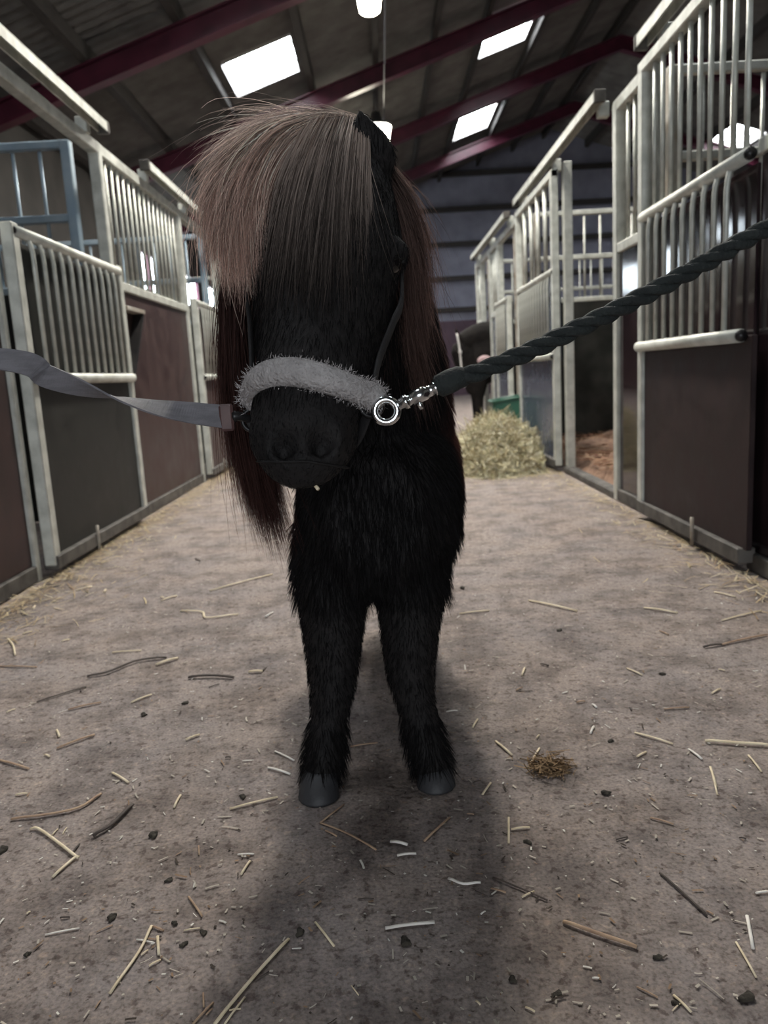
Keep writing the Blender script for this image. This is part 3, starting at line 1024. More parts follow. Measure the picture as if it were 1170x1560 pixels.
# coat: short strands all over, longer on chest, belly and fetlocks
NF = 100000
P, Nm = sample(V, T, A, Nn, NF)
hy = P[:, 1] < 1.24
face = hy & (P[:, 2] > 0.60)
muzzle = face & (P[:, 2] < 0.745) & (P[:, 1] < 1.06)
low = P[:, 2] < 0.36
fet = P[:, 2] < 0.125
near_hoof = P[:, 2] < 0.052
L = np.full(NF, 0.030)
L[low] = 0.012
L[fet] = 0.030
L[face] = 0.013
L[muzzle] = 0.004
belly = (~low) & (P[:, 2] < 0.50) & (~face)
L[belly] = 0.036
L *= rng.uniform(0.6, 1.25, NF)
comb = np.tile(np.array([0.0, 0.25, -1.0]), (NF, 1))
fd = hc[-1] - hc[2]
comb[face] = unit(fd)
comb[fet] = np.array([0, -0.1, -1.0])
comb += rng.normal(0, 0.22, (NF, 3))
comb -= Nm * (comb * Nm).sum(1)[:, None]
comb /= np.linalg.norm(comb, axis=1)[:, None] + 1e-9
lift = np.where(fet, 0.55, np.where(face, 0.18, 0.42))[:, None]
D = comb + Nm * lift
D /= np.linalg.norm(D, axis=1)[:, None]
k = np.array([0, 0.4, 0.75, 1.0])
pts = P[:, None, :] + D[:, None, :] * (L[:, None] * k[None, :])[..., None] + np.array([0, 0, -1.0]) * (0.25 * L[:, None] * (k ** 2)[None, :])[..., None]
pts[..., 2] = np.maximum(pts[..., 2], 0.004)
base = np.array([0.0095, 0.0085, 0.0088])
red = np.array([0.10, 0.040, 0.032])
fr = np.clip((P[:, 1] - 1.45) / 0.2, 0, 1) * np.clip((P[:, 2] - 0.40) / 0.15, 0, 1) * rng.uniform(0.3, 1, NF)
cc = base[None] * rng.uniform(0.6, 1.6, (NF, 1)) * (1 - fr[:, None]) + red[None] * fr[:, None]
coat = strands('coat', pts, np.where(face, 0.0009, 0.0014) * rng.uniform(0.7, 1.3, NF), np.clip(cc, 0, 1), 'hair', pony)
coat['kind'] = 'stuff'


# long hair, drawn as bundles of guides (root, middle points, tip)
def hair_bundle(name, guides, n, width, c_root, c_tip, label=None, spread=0.012, frizz=0.006, K=12, clump=0.65, wild=0.06, even=False):
    """guides: list of polylines (k x 3); strands are blended between neighbouring guides"""
    Gd = np.array([smooth_path(q, K) for q in guides])
    m_ = len(Gd)
    nc_ = max(4, n // 26)
    cpos = np.sort(rng.uniform(0, m_ - 1, nc_))
    coff = rng.normal(0, spread, (nc_, 3))
    ctint = rng.uniform(0.22, 1.5, nc_)
    ci = rng.integers(0, nc_, n)
    pos = np.clip(cpos[ci] * clump + rng.uniform(0, m_ - 1, n) * (1 - clump), 0, m_ - 1.0001)
    i = pos.astype(int)
    f_ = (pos - i)[:, None, None]
    S = Gd[i] * (1 - f_) + Gd[np.minimum(i + 1, m_ - 1)] * f_
    k = np.linspace(0, 1, K)[None, :, None]
    S = S + coff[ci][:, None, :] * (0.35 + 0.65 * k) + rng.normal(0, spread * 0.45, (n, 1, 3)) * (0.5 + 0.9 * k)
    ph, fq = rng.uniform(0, TAU, (n, 1, 3)), rng.uniform(2, 7, (n, 1, 3))
    S = S + frizz * k * np.sin(fq * k + ph)
    out = rng.random(n) < wild
    S[out] += (rng.normal(0, 0.028, (out.sum(), 1, 3)) * np.linspace(0, 1, K)[None, :, None] ** 1.5)
    # some strands end early
    cut = rng.uniform(0.62, 1.0, n)
    kk = np.linspace(0, 1, K)[None, :] * cut[:, None] * (K - 1)
    i0 = np.clip(kk.astype(int), 0, K - 2)
    fr_ = (kk - i0)[..., None]
    ar = np.arange(n)[:, None]
    S = S[ar, i0] * (1 - fr_) + S[ar, i0 + 1] * fr_
    tint = ctint[ci] * rng.uniform(0.75, 1.25, n)
    kc = np.linspace(0, 1, K)[None, :, None]
    C = (np.array(c_root)[None, None] * (1 - kc) + np.array(c_tip)[None, None] * kc) * tint[:, None, None]
    o = strands(name, S, width * rng.uniform(0.6, 1.3, n), np.clip(C, 0, 1), 'hair', pony)
    o['kind'] = 'stuff'
    if label:
        o['label'] = label
    return o


def gd(*q):
    return [PY(*a) for a in q]


DK = (0.016, 0.012, 0.011)
# forelock over the middle of the face
hair_bundle('forelock', [
    gd((556, 205, 1.17), (556, 260, 1.09), (556, 330, 1.06), (556, 400, 1.05), (552, 450, 1.03)),
    gd((540, 190, 1.18), (530, 250, 1.08), (522, 330, 1.045), (516, 430, 1.01), (508, 500, .98)),
    gd((520, 186, 1.18), (505, 240, 1.08), (492, 320, 1.04), (482, 420, 1.00), (478, 520, .965)),
    gd((500, 184, 1.18), (478, 235, 1.08), (458, 310, 1.04), (448, 420, 1.01), (445, 510, .985)),
    gd((480, 186, 1.18), (450, 235, 1.08), (425, 310, 1.055), (412, 410, 1.04), (415, 480, 1.03)),
], 9000, 0.0011, (0.56, 0.455, 0.395), (0.014, 0.012, 0.012), 'dark brown forelock', spread=0.010, frizz=0.006)
# sun-bleached lock falling to the left of the face
hair_bundle('forelock', [
    gd((490, 186, 1.17), (442, 215, 1.11), (408, 280, 1.065), (395, 350, 1.055), (400, 430, 1.05)),
    gd((470, 190, 1.17), (418, 218, 1.11), (376, 280, 1.075), (362, 350, 1.07), (368, 440, 1.07)),
    gd((450, 194, 1.17), (394, 222, 1.12), (350, 285, 1.09), (338, 345, 1.085), (348, 425, 1.09)),
    gd((435, 198, 1.17), (374, 228, 1.13), (330, 282, 1.12), (322, 325, 1.115), (334, 395, 1.12)),
], 8000, 0.0011, (0.80, 0.66, 0.57), (0.78, 0.54, 0.455), 'sun-bleached reddish brown lock of the forelock', spread=0.012, wild=0.16, frizz=0.009)
# crest hair standing above the poll, wispy outline
hair_bundle('crest_hair', [
    gd((556, 196, 1.20), (538, 188, 1.18), (500, 188, 1.16), (458, 200, 1.14), (424, 220, 1.12)),
    gd((530, 205, 1.22), (492, 190, 1.19), (445, 194, 1.17), (396, 220, 1.15), (362, 260, 1.14)),
    gd((500, 215, 1.24), (458, 202, 1.21), (406, 208, 1.19), (352, 240, 1.17), (320, 300, 1.17)),
    gd((480, 225, 1.26), (435, 216, 1.23), (382, 230, 1.21), (332, 272, 1.20), (322, 330, 1.20)),
], 4200, 0.0010, (0.74, 0.61, 0.53), (0.80, 0.63, 0.56), 'wispy brown crest hair', spread=0.012, wild=0.22)
# mane down the left side of the neck
hair_bundle('mane', [
    gd((470, 245, 1.27), (385, 300, 1.24), (352, 400, 1.22), (352, 520, 1.22), (365, 640, 1.22), (385, 760, 1.24)),
    gd((480, 270, 1.31), (400, 340, 1.28), (365, 440, 1.26), (360, 560, 1.26), (372, 680, 1.27), (398, 800, 1.29)),
    gd((500, 320, 1.36), (425, 400, 1.32), (385, 510, 1.29), (378, 620, 1.29), (395, 740, 1.31), (420, 830, 1.33)),
    gd((520, 400, 1.44), (455, 480, 1.38), (415, 580, 1.33), (405, 680, 1.33), (420, 780, 1.34), (440, 860, 1.36)),
], 9500, 0.0013, (0.022, 0.017, 0.016), (0.085, 0.040, 0.034), 'long red brown mane hanging beside the neck', spread=0.013, frizz=0.012)
# hair on the other side of the poll and neck
hair_bundle('mane', [
    gd((575, 235, 1.23), (600, 265, 1.225), (628, 310, 1.22), (645, 370, 1.23), (640, 450, 1.25)),
    gd((570, 255, 1.27), (594, 300, 1.255), (614, 355, 1.25), (630, 430, 1.26), (638, 520, 1.28)),
    gd((566, 290, 1.33), (592, 355, 1.30), (610, 430, 1.30), (625, 520, 1.32), (640, 590, 1.35)),
    gd((568, 340, 1.40), (600, 430, 1.36), (618, 520, 1.36), (635, 600, 1.38), (655, 680, 1.42)),
], 5200, 0.0011, (0.13, 0.095, 0.082), (0.14, 0.085, 0.072), 'thin brown mane blowing past the ear', spread=0.012, wild=0.2)
# tail
hair_bundle('tail', [[(x, 2.24, 0.70), (x * 1.3, 2.36, 0.60), (x * 1.6, 2.38, 0.35), (x * 1.4, 2.33, 0.08)] for x in (-0.05, -0.02, 0.02, 0.05)],
            1500, 0.0025, (0.02, 0.015, 0.013), (0.04, 0.02, 0.016), spread=0.010)

# ---- the dark horse putting its head out of the far stall
horse = thing('horse', (1.9, 9.5, 0.0), 'dark horse leaning its head out of the far stall behind the hay', 'horse')
g = G()
HY = 9.52
g.loft([ring(np.array([x, HY, z]), np.array([0, 1.0, 0]), np.array([0, 0, 1.0]), a, b, 18, 2.2) for x, z, a, b in
        ((1.04, .82, .12, .18), (1.12, .83, .22, .30), (1.4, .92, .23, .29), (1.9, .92, .26, .30), (2.3, .94, .26, .29), (2.55, .98, .21, .24), (2.68, 1.0, .10, .12))])
limb(g, [(1.45, HY, 1.10), (1.28, HY, 1.16), (1.12, HY - .02, 1.14), (0.99, HY - .04, 1.10)], [.21, .18, .145, .11], 16)
hp = [(0.96, HY - .05, 1.10), (0.97, HY - .06, 1.00), (1.01, HY - .07, .86), (1.06, HY - .08, .68), (1.10, HY - .09, .54), (1.115, HY - .09, .48)]
limb(g, hp, [.07, .12, .12, .09, .08, .05], 16)
for y in (HY - .13, HY + .13):
    limb(g, [(1.20, y, .80), (1.17, y, .58), (1.16, y, .42), (1.16, y, .22), (1.16, y, .12), (1.13, y, .05)], [.13, .095, .06, .045, .05, .05])
    limb(g, [(2.45, y, .90), (2.36, y, .70), (2.48, y, .48), (2.52, y, .40), (2.47, y, .2), (2.46, y, .12), (2.43, y, .05)], [.19, .15, .08, .065, .05, .052, .05])
for dy in (-.055, .055):
    g.loft([ring(np.array(p), np.array([0, 1.0, 0]), np.array([1.0, 0, 0]), q, q * .6, 10) for p, q in
            (((.965, HY - .05 + dy, 1.12), .03), ((.945, HY - .05 + dy, 1.19), .036), ((.93, HY - .05 + dy * 1.2, 1.25), .026), ((.922, HY - .05 + dy * 1.3, 1.285), .006))])
V2, F2 = voxel_union('body', g, 0.018, 3)
obj('body', (V2, F2), 'skin_far', horse, True)
for y in (HY - .13, HY + .13):
    for x in (1.13, 2.43):
        hoof(horse, (x, y, 0), 0.062, 0.02)
obj('eye', G().ball((0.955, HY - .155, .985), 0.022), 'eye', horse, True)
hal = thing('halter', (1.0, HY - .06, 0.8), 'pale halter on the dark horse in the far stall', 'halter')
obj('cheek_strap', G().tube(smooth_path([PY(696, 508, 9.30), PY(700, 530, 9.28), PY(703, 560, 9.28), PY(708, 590, 9.30)], 12), 0.012, 8, flat=0.6), 'white_strap', hal, True)
obj('buckle', G().ball(PY(701, 536, 9.27), (0.022, 0.012, 0.03)), 'white_strap', hal, True)
obj('cheek_pad', G().ball(PY(738, 549, 9.25), (0.085, 0.035, 0.06)), 'pink_pad', hal, True)

# ------------------------------------------------------------------ the pony's halter, lead rope and strap
halt = thing('halter', tuple(HF[7][0]), 'grey fleece lined halter on the black pony\'s nose', 'halter')
NBP = [(383, 622, 1.005), (384, 600, .985), (393, 583, .950), (414, 571, .925), (446, 567, .908), (480, 573, .903), (515, 584, .908), (545, 595, .922), (566, 603, .938), (573, 611, .950)]
nb = smooth_path([PY(*q) for q in NBP], 40)
obj('noseband', G().tube(nb, np.interp(np.linspace(0, 1, 40), [0, .04, .12, .3, .55, .8, .94, 1], [.006, .011, .0150, .0180, .0170, .0150, .0170, .010]), 14), 'fleece', halt, True)
nf = 5000
i = rng.integers(2, 38, nf)
tt = np.gradient(nb, axis=0)
rd = rng.normal(size=(nf, 3))
ti = tt[i] / np.linalg.norm(tt[i], axis=1)[:, None]
rd -= ti * (rd * ti).sum(1)[:, None]
rd /= np.linalg.norm(rd, axis=1)[:, None]
root = nb[i] + rd * 0.0135 + rng.normal(0, 0.003, (nf, 3))
end = root + (rd + rng.normal(0, 0.8, (nf, 3))) * 0.0026
fz = strands('fleece_pile', np.stack([root, (root + end) / 2, end], 1), np.full(nf, 0.0009), np.array([[0.42, 0.39, 0.385]]) * rng.uniform(0.75, 1.25, (nf, 1)), 'fuzz', halt)
fz['kind'] = 'stuff'


def flat_strap(name, pts, wid, thick, parent, material='strap_black', upv=(0, 0, 1)):
    return obj(name, G().tube(smooth_path(pts, 24), wid, 8, flat=thick / wid, upv=upv), material, parent, True)


RING_R = PY(566, 617, 0.948)
RING_L = PY(386, 640, 1.0)
obj('ring', G().torus(RING_R, unit([1, .2, 0]), (0, 0, 1), 0.014, 0.0028), 'black_metal', halt, True)
obj('ring', G().torus(RING_L, unit([1, .2, 0]), (0, 0, 1), 0.014, 0.0028), 'black_metal', halt, True)
c6, d6, u6, v6, w6, h6 = HF[7]
flat_strap('chin_strap', [RING_R, c6 + u6 * .06 - v6 * .05 + d6 * .04, c6 - v6 * .095 + d6 * .05, c6 - u6 * .06 - v6 * .05 + d6 * .03, RING_L], .010, .003, halt)
c4, d4, u4, v4, w4, h4 = HF[4]
c2, d2, u2, v2, w2, h2 = HF[1]
flat_strap('cheek_strap', [RING_R, HF[6][0] + HF[6][2] * .083, HF[5][0] + HF[5][2] * .098, c4 + u4 * .112 - v4 * .02, HF[2][0] + HF[2][2] * .098 - HF[2][3] * .03, c2 + u2 * .05 - v2 * .07], .010, .003, halt)
flat_strap('cheek_strap', [RING_L, HF[6][0] - HF[6][2] * .083, HF[5][0] - HF[5][2] * .098, c4 - u4 * .112 - v4 * .02, HF[2][0] - HF[2][2] * .098 - HF[2][3] * .03, c2 - u2 * .05 - v2 * .07], .010, .003, halt)

# the lead rope with its shiny snap hook
rope = thing('lead_rope', tuple(PY(660, 594, 0.93)), 'dark twisted lead rope with shiny snap hook tied to the stall front', 'rope')
A0, A1 = PY(588, 626, 0.925), PY(657, 594, 0.93)
ax = unit(A1 - A0)
sidev = unit(np.cross(ax, np.array([0, 1.0, 0])))
hook = obj('snap_hook', G().torus(A0, ax * 1.0, sidev, 0.0135, 0.0048, 28, 10), 'chrome', rope, True)
g = G()
sp = [A0 + ax * q for q in (0.016, 0.022, 0.023, 0.028, 0.0285, 0.033, 0.0335, 0.052, 0.053, 0.062, 0.063, 0.068)]
g.tube(sp, [.006, .0072, .009, .009, .0068, .0068, .0088, .0086, .0072, .0072, .009, .007], 14)
obj('shank', g, 'chrome', hook, True)
obj('thumb_knob', G().tube([A0 + ax * 0.040 + sidev * -0.006, A0 + ax * 0.040 + sidev * -0.016], 0.003, 8), 'chrome', hook, True)
obj('splice', G().tube([A0 + ax * 0.064, A0 + ax * 0.069, A0 + ax * 0.085, A0 + ax * 0.098, A0 + ax * 0.104], [.008, .0135, .0145, .013, .009], 12), 'rope', rope, True)
rp = smooth_path([A0 + ax * 0.08, PY(720, 570, 0.935), PY(800, 538, 0.945), PY(900, 491, 0.955), PY(1000, 441, 0.965), PY(1100, 386, 0.975), PY(1170, 347, 0.985), np.array([0.85, 1.02, 1.085]), np.array([1.262, 1.08, 1.262])], 260)
ln = np.concatenate([[0], np.cumsum(np.linalg.norm(np.diff(rp, axis=0), axis=1))])
tt = np.gradient(rp, axis=0)
tt /= np.linalg.norm(tt, axis=1)[:, None]
e1 = np.cross(tt, np.array([0, 1.0, 0]))
e1 /= np.linalg.norm(e1, axis=1)[:, None]
e2 = np.cross(tt, e1)
for k in range(3):
    a = ln / 0.085 * TAU + TAU * k / 3
    hx = rp + (e1 * np.cos(a)[:, None] + e2 * np.sin(a)[:, None]) * 0.0058
    obj('rope_strand', G().tube(hx, 0.0062, 8), 'rope', rope, True)
tie = thing('tie_ring', (1.285, 1.08, 1.262), 'steel tie ring on the stall front holding the dark rope', 'ring')
obj('plate', G().bevbox((1.275, 1.05, 1.22), (1.308, 1.11, 1.30)), 'steel', tie)
obj('ring', G().torus((1.268, 1.08, 1.255), (0, 1, 0), (0.3, 0, 1), 0.022, 0.004), 'steel', tie, True)

# the grey webbing strap with one twist
strap = thing('tie_strap', tuple(PY(345, 636, 0.99)), 'grey twisted webbing strap tying the pony to the stall front', 'strap')
sp_ = [PY(352, 636, 0.985), PY(300, 630, 0.98), PY(240, 621, 0.975), PY(185, 608, 0.97), PY(128, 592, 0.965), PY(73, 574, 0.96), PY(0, 547, 0.955)]
sp_ += [np.array([-0.75, 0.97, 0.845]), np.array([-1.44, 1.0, 0.93])]
nS = 120
cs = smooth_path(sp_, nS)
ang = np.radians(np.interp(np.linspace(0, 8, nS), [0, 1, 2, 3, 4, 5, 6, 7, 8], [8, 25, 55, 84, 132, 170, 210, 260, 300]))
tt = np.gradient(cs, axis=0)
tt /= np.linalg.norm(tt, axis=1)[:, None]
b1 = np.array([0, 0, 1.0])[None] - tt * tt[:, 2:3]
b1 /= np.linalg.norm(b1, axis=1)[:, None]
b2 = np.cross(tt, b1)
wv = b1 * np.cos(ang)[:, None] + b2 * np.sin(ang)[:, None]
nv_ = np.cross(tt, wv)
g = G()
rings = [np.array([c + w_ * 0.0145 + n_ * .0012, c + w_ * 0.0145 - n_ * .0012, c - w_ * 0.0145 - n_ * .0012, c - w_ * 0.0145 + n_ * .0012]) for c, w_, n_ in zip(cs, wv, nv_)]
g.loft(rings)
obj('webbing', g, 'webbing', strap)
kb = PY(347, 636, 0.985)
obj('keeper', G().bevbox(kb + np.array([-.010, -.006, -.017]), kb + np.array([.008, .006, .017]), 0.003), 'buckle', strap)
obj('clip', G().tube(smooth_path([kb + np.array([.006, 0, 0]), PY(362, 634, 0.985), PY(375, 637, 0.99), RING_L], 10), [.004, .0075, .007, .006, .006, .005, .005, .005, .004, .003], 8), 'black_metal', strap, True)
tie = thing('tie_ring', (-1.455, 1.0, 0.93), 'steel tie ring on the stall front holding the grey strap', 'ring')
obj('plate', G().bevbox((-1.488, 0.97, 0.89), (-1.46, 1.03, 0.97)), 'steel', tie)
obj('ring', G().torus((-1.446, 1.0, 0.925), (0, 1, 0), (0.3, 0, 1), 0.022, 0.004), 'steel', tie, True)
# ------------------------------------------------------------------ hay pile, green tub, bedding
HC = np.array([0.88, 6.02])
nu, nv = 56, 24
hv = []
for j in range(nv + 1):
    q = j / nv
    for i in range(nu):
        a = TAU * i / nu
        wob = 1 + 0.09 * math.sin(3 * a + 1) + 0.06 * math.sin(7 * a + 2 + 3 * q)
        rx, ry = 0.40 * wob, 0.50 * wob
        rr = 1 - q
        z = 0.39 * (1 - rr ** 1.75) * (1 + 0.10 * math.sin(5 * a + 4 * q) * rr + 0.07 * math.sin(9 * a - 5 * q) * rr)
        hv.append((HC[0] + rx * rr * math.cos(a) - 0.03 * q, HC[1] + ry * rr * math.sin(a), z))
hv = np.array(hv)
hv[:, 0] = np.minimum(hv[:, 0], 1.185)
hf = [(j * nu + i, j * nu + (i + 1) % nu, (j + 1) * nu + (i + 1) % nu, (j + 1) * nu + i) for j in range(nv) for i in range(nu)]
hay = thing('hay_pile', (HC[0], HC[1], 0), 'heap of pale green yellow hay on the aisle floor beside the stalls', 'hay')
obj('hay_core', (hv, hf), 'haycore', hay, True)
Nh, Th, Ah = vert_normals(hv, hf)
nH = 9000
P, Nm = sample(hv, Th, Ah, Nh, nH)
Nm[Nm[:, 2] < -0.2] *= -1
d = rng.normal(size=(nH, 3))
d -= Nm * (d * Nm).sum(1)[:, None] * 0.80
d /= np.linalg.norm(d, axis=1)[:, None]
n2 = rng.normal(size=(nH, 3))
Lh = rng.uniform(0.05, 0.20, nH)
k = np.linspace(-.5, .5, 6)
pts = P[:, None] + Nm[:, None] * 0.006 + d[:, None] * (Lh[:, None] * k)[..., None] + n2[:, None] * (Lh[:, None] * 0.8 * (k ** 2))[..., None]
pts[..., 2] = np.maximum(pts[..., 2], 0.004)
pts[..., 0] = np.minimum(pts[..., 0], 1.195)
cols = np.array([[0.58, 0.52, 0.34], [0.48, 0.46, 0.30], [0.66, 0.61, 0.44], [0.33, 0.26, 0.15], [0.74, 0.70, 0.56]])[rng.integers(0, 5, nH)] * rng.uniform(0.6, 1.35, (nH, 1))
hs = strands('hay_stalks', pts, rng.uniform(0.003, 0.0065, nH), cols, 'hay', hay, taper=False)
hs['kind'] = 'stuff'

tb = thing('feed_tub', (1.14, 7.2, 0), 'dark green plastic feed tub standing behind the hay pile', 'tub')


def tub_ring(hx, hy, z, tilt=0.12):
    return np.array([(1.145 + hx * sx, 7.20 + hy * sy, z + (tilt * hx * sx if z > 0.1 else 0)) for sx, sy in
                     ((-.85, -1), (.85, -1), (1, -.8), (1, .8), (.85, 1), (-.85, 1), (-1, .8), (-1, -.8))])


rs = [tub_ring(.115, .14, 0.001), tub_ring(.145, .17, .49), tub_ring(.135, .16, .49), tub_ring(.105, .13, .03)]
obj('shell', G().loft(rs), 'green', tb)
rim = tub_ring(.148, .173, .495)
obj('rim', G().tube(np.vstack([rim, rim[:1]]), 0.010, 8), 'green', tb, True)

bd = obj('bedding', mound(1.37, 4.38, 4.08, 7.38, 0.24), 'bedding', smooth=True)
tag(bd, 'brown crumbly bedding on the floor of the open stall', 'bedding', kind='stuff')
nb_ = 2600
pb = np.stack([1.42 + 1.4 * rng.random(nb_) ** 1.4, rng.uniform(4.15, 7.3, nb_), rng.uniform(0.08, 0.15, nb_)], 1)
bs = strands('bedding_straw', flat_straws(nb_, pb, rng.uniform(0.04, 0.14, nb_)), rng.uniform(0.003, 0.006, nb_),
             np.array([[0.40, 0.25, 0.16], [0.30, 0.16, 0.11], [0.52, 0.38, 0.26]])[rng.integers(0, 3, nb_)], 'litter', bd, taper=False)
bs['kind'] = 'stuff'

# straw drifts along the stall fronts, crumbs over the whole floor
ns = 5200
side = rng.random(ns) < 0.68
yy = np.where(side, rng.uniform(1.6, 10, ns), rng.uniform(2.2, 10, ns))
off = rng.exponential(0.075, ns)
xx = np.where(side, -1.43 + off, 1.25 - off * 0.9)
pos = np.stack([xx, yy, np.maximum(0.002, 0.02 - off * 0.12) * rng.random(ns) + 0.001], 1)
cols = np.array([[0.55, 0.44, 0.27], [0.45, 0.34, 0.20], [0.66, 0.57, 0.40], [0.34, 0.24, 0.15]])[rng.integers(0, 4, ns)] * rng.uniform(0.7, 1.1, (ns, 1))
dr = strands('straw_drift', flat_straws(ns, pos, rng.uniform(0.02, 0.11, ns)), rng.uniform(0.0015, 0.004, ns), cols, 'litter', taper=False, wdir=np.array([[[0, 0, 1.0]]]))
tag(dr, 'loose yellow straw drifted along the foot of the stall fronts', 'straw', kind='stuff')
nh = 1300
a, r_ = rng.uniform(0, TAU, nh), 0.36 + rng.exponential(0.13, nh)
pos = np.stack([HC[0] + r_ * np.cos(a), HC[1] + 1.15 * r_ * np.sin(a), np.full(nh, .003)], 1)
pos = pos[pos[:, 0] < 1.22]
nh = len(pos)
dr = strands('hay_scatter', flat_straws(nh, pos, rng.uniform(0.03, 0.12, nh)), rng.uniform(0.002, 0.004, nh), np.array([[0.55, 0.46, 0.26]]) * rng.uniform(0.6, 1.1, (nh, 1)), 'litter', taper=False, wdir=np.array([[[0, 0, 1.0]]]))
tag(dr, 'thin scatter of hay round the foot of the hay pile', 'hay', kind='stuff')

nc = 10000
yy = 0.55 + 5.5 * rng.random(nc) ** 1.7
xx = rng.uniform(-1.4, 1.22, nc)
pos = np.stack([xx, yy, np.full(nc, 0.001)], 1)
pick = rng.random(nc)
cols = np.where((pick < 0.45)[:, None], np.array([[0.50, 0.45, 0.38]]), np.where((pick < 0.6)[:, None], np.array([[0.70, 0.68, 0.62]]), np.where((pick < 0.8)[:, None], np.array([[0.30, 0.20, 0.13]]), np.array([[0.07, 0.055, 0.045]]))))
L = rng.exponential(0.0045, nc) + 0.002
cr = strands('floor_crumbs', flat_straws(nc, pos, L, lift=0.002), np.minimum(L, rng.uniform(0.001, 0.0036, nc)), cols * rng.uniform(0.7, 1.1, (nc, 1)), 'litter', taper=False, wdir=np.array([[[0, 0, 1.0]]]))
tag(cr, 'fine pale and dark crumbs trodden over the concrete floor', 'litter', kind='stuff')

# single straws, traced on the floor
STRAWS = [
    # material, width, pixels
    ('pale', 3.0, (320, 900), (415, 875)), ('pale', 3.5, (275, 931), (308, 933), (315, 942), (363, 936)), ('pale', 3.5, (246, 915), (269, 908)),
    ('pale', 2.5, (115, 900), (140, 893)), ('pale', 3, (171, 994), (215, 991)), ('pale', 5, (238, 1013), (271, 1003)),
    ('dark', 5, (133, 1031), (165, 1025), (208, 1008), (254, 1002)), ('dark', 6, (287, 1033), (320, 1031), (356, 1033)), ('pale', 5, (379, 1024), (400, 1023)),
    ('pale', 3.5, (200, 1070), (231, 1058)), ('brown', 4, (104, 1081), (154, 1070)), ('dark', 3, (56, 1069), (131, 1046)), ('pale', 3, (10, 1085), (23, 1080)),
    ('brown', 4.5, (87, 1140), (144, 1119)), ('pale', 4, (283, 1127), (304, 1119)), ('pale', 4, (171, 1177), (196, 1192)), ('white', 4, (408, 1169), (442, 1179)),
    ('white', 3, (419, 1144), (448, 1158)), ('pale', 3, (94, 977), (106, 974)), ('pale', 3, (12, 973), (20, 984), (23, 998)), ('brown', 3, (0, 1015), (56, 1016)),
    ('brown', 4, (0, 1158), (44, 1171)), ('brown', 5, (17, 1248), (77, 1241), (123, 1230), (154, 1209)), ('pale', 5, (46, 1263), (62, 1265), (115, 1305), (114, 1307), (80, 1336)),
    ('pale', 2.5, (79, 1272), (88, 1262)), ('dark', 7, (142, 1274), (170, 1258), (202, 1226)), ('pale', 4, (350, 1232), (423, 1214)), ('pale', 4, (265, 1230), (275, 1211)),
    ('white', 3, (69, 1423), (121, 1413)), ('brown', 3.5, (231, 1410), (249, 1417)), ('pale', 5, (231, 1410), (212, 1450), (167, 1513)), ('pale', 5, (240, 1426), (242, 1454)),
    ('brown', 3.5, (287, 1365), (308, 1395)), ('pale', 6, (327, 1560), (390, 1485), (440, 1430)), ('pale', 3.5, (342, 1559), (373, 1518)), ('brown', 4, (294, 1559), (325, 1526)),
    ('pale', 4, (367, 1332), (381, 1311)), ('white', 3, (362, 1301), (387, 1300)), ('brown', 3.5, (488, 1253), (530, 1270), (573, 1294)), ('brown', 3, (488, 1253), (524, 1225)),
    ('white', 6, (595, 1282), (621, 1287)), ('white', 5, (605, 1303), (634, 1300)), ('brown', 4, (646, 1281), (685, 1245)), ('white', 5, (683, 1338), (706, 1347), (732, 1344)),
    ('white', 6, (587, 1414), (662, 1405)), ('pale', 4, (480, 1404), (509, 1441)), ('pale', 4, (775, 1245), (775, 1284)), ('pale', 4, (779, 1263), (807, 1260)),
    ('dark', 3.5, (751, 1336), (797, 1355), (834, 1371)), ('brown', 7, (858, 1404), (910, 1423), (970, 1443)), ('dark', 4, (1005, 1329), (1040, 1360), (1077, 1394)),
    ('white', 6, (1138, 1395), (1147, 1445)), ('pale', 4, (1121, 1434), (1152, 1488)), ('white', 4, (1151, 1360), (1175, 1357)), ('pale', 4.5, (1026, 1515), (1053, 1541)),
    ('brown', 3, (970, 1502), (1002, 1518)), ('pale', 3.5, (795, 1366), (814, 1357)), ('pale', 3, (1086, 1183), (1093, 1210)), ('brown', 3.5, (991, 1245), (1026, 1255)),
    ('pale', 4, (806, 915), (879, 931)), ('pale', 4, (981, 926), (1032, 934)), ('dark', 5, (1072, 986), (1099, 982)), ('brown', 4, (1099, 982), (1168, 967)),
    ('pale', 3, (1088, 902), (1120, 909)), ('pale', 4, (967, 1116), (1025, 1133)), ('pale', 6, (1074, 1129), (1120, 1133), (1175, 1136)), ('white', 4, (1049, 1141), (1069, 1156)),
    ('pale', 4, (755, 1129), (780, 1150)), ('pale', 4, (1082, 1168), (1091, 1198)), ('pale', 3, (805, 1168), (822, 1139)), ('pale', 3.5, (1140, 1150), (1160, 1175)),
    ('brown', 3, (534, 1137), (575, 1131)), ('white', 3, (680, 1084), (697, 1082)), ('pale', 3, (720, 1108), (728, 1095)), ('brown', 3, (1012, 1080), (1050, 1077)),
    ('pale', 3, (1100, 945), (1160, 930)), ('pale', 3, (700, 935), (745, 930)), ('pale', 3, (955, 1018), (978, 1028)), ('pale', 3.5, (735, 1210), (748, 1192)),
]
RNGS = random.Random(5)
for k in range(70):
    x, y = RNGS.uniform(20, 1150), 830 + 730 * RNGS.random() ** 1.1
    if 440 < x < 700 and y < 1240:
        continue
    a, l = RNGS.gauss(0, 0.9), RNGS.uniform(6, 24) * (0.6 + (y - 830) / 900)
    STRAWS.append((RNGS.choice(['pale', 'pale', 'brown', 'white', 'dark']), RNGS.uniform(2, 3.6), (x, y), (x + l * math.cos(a), y + 0.7 * l * math.sin(a))))
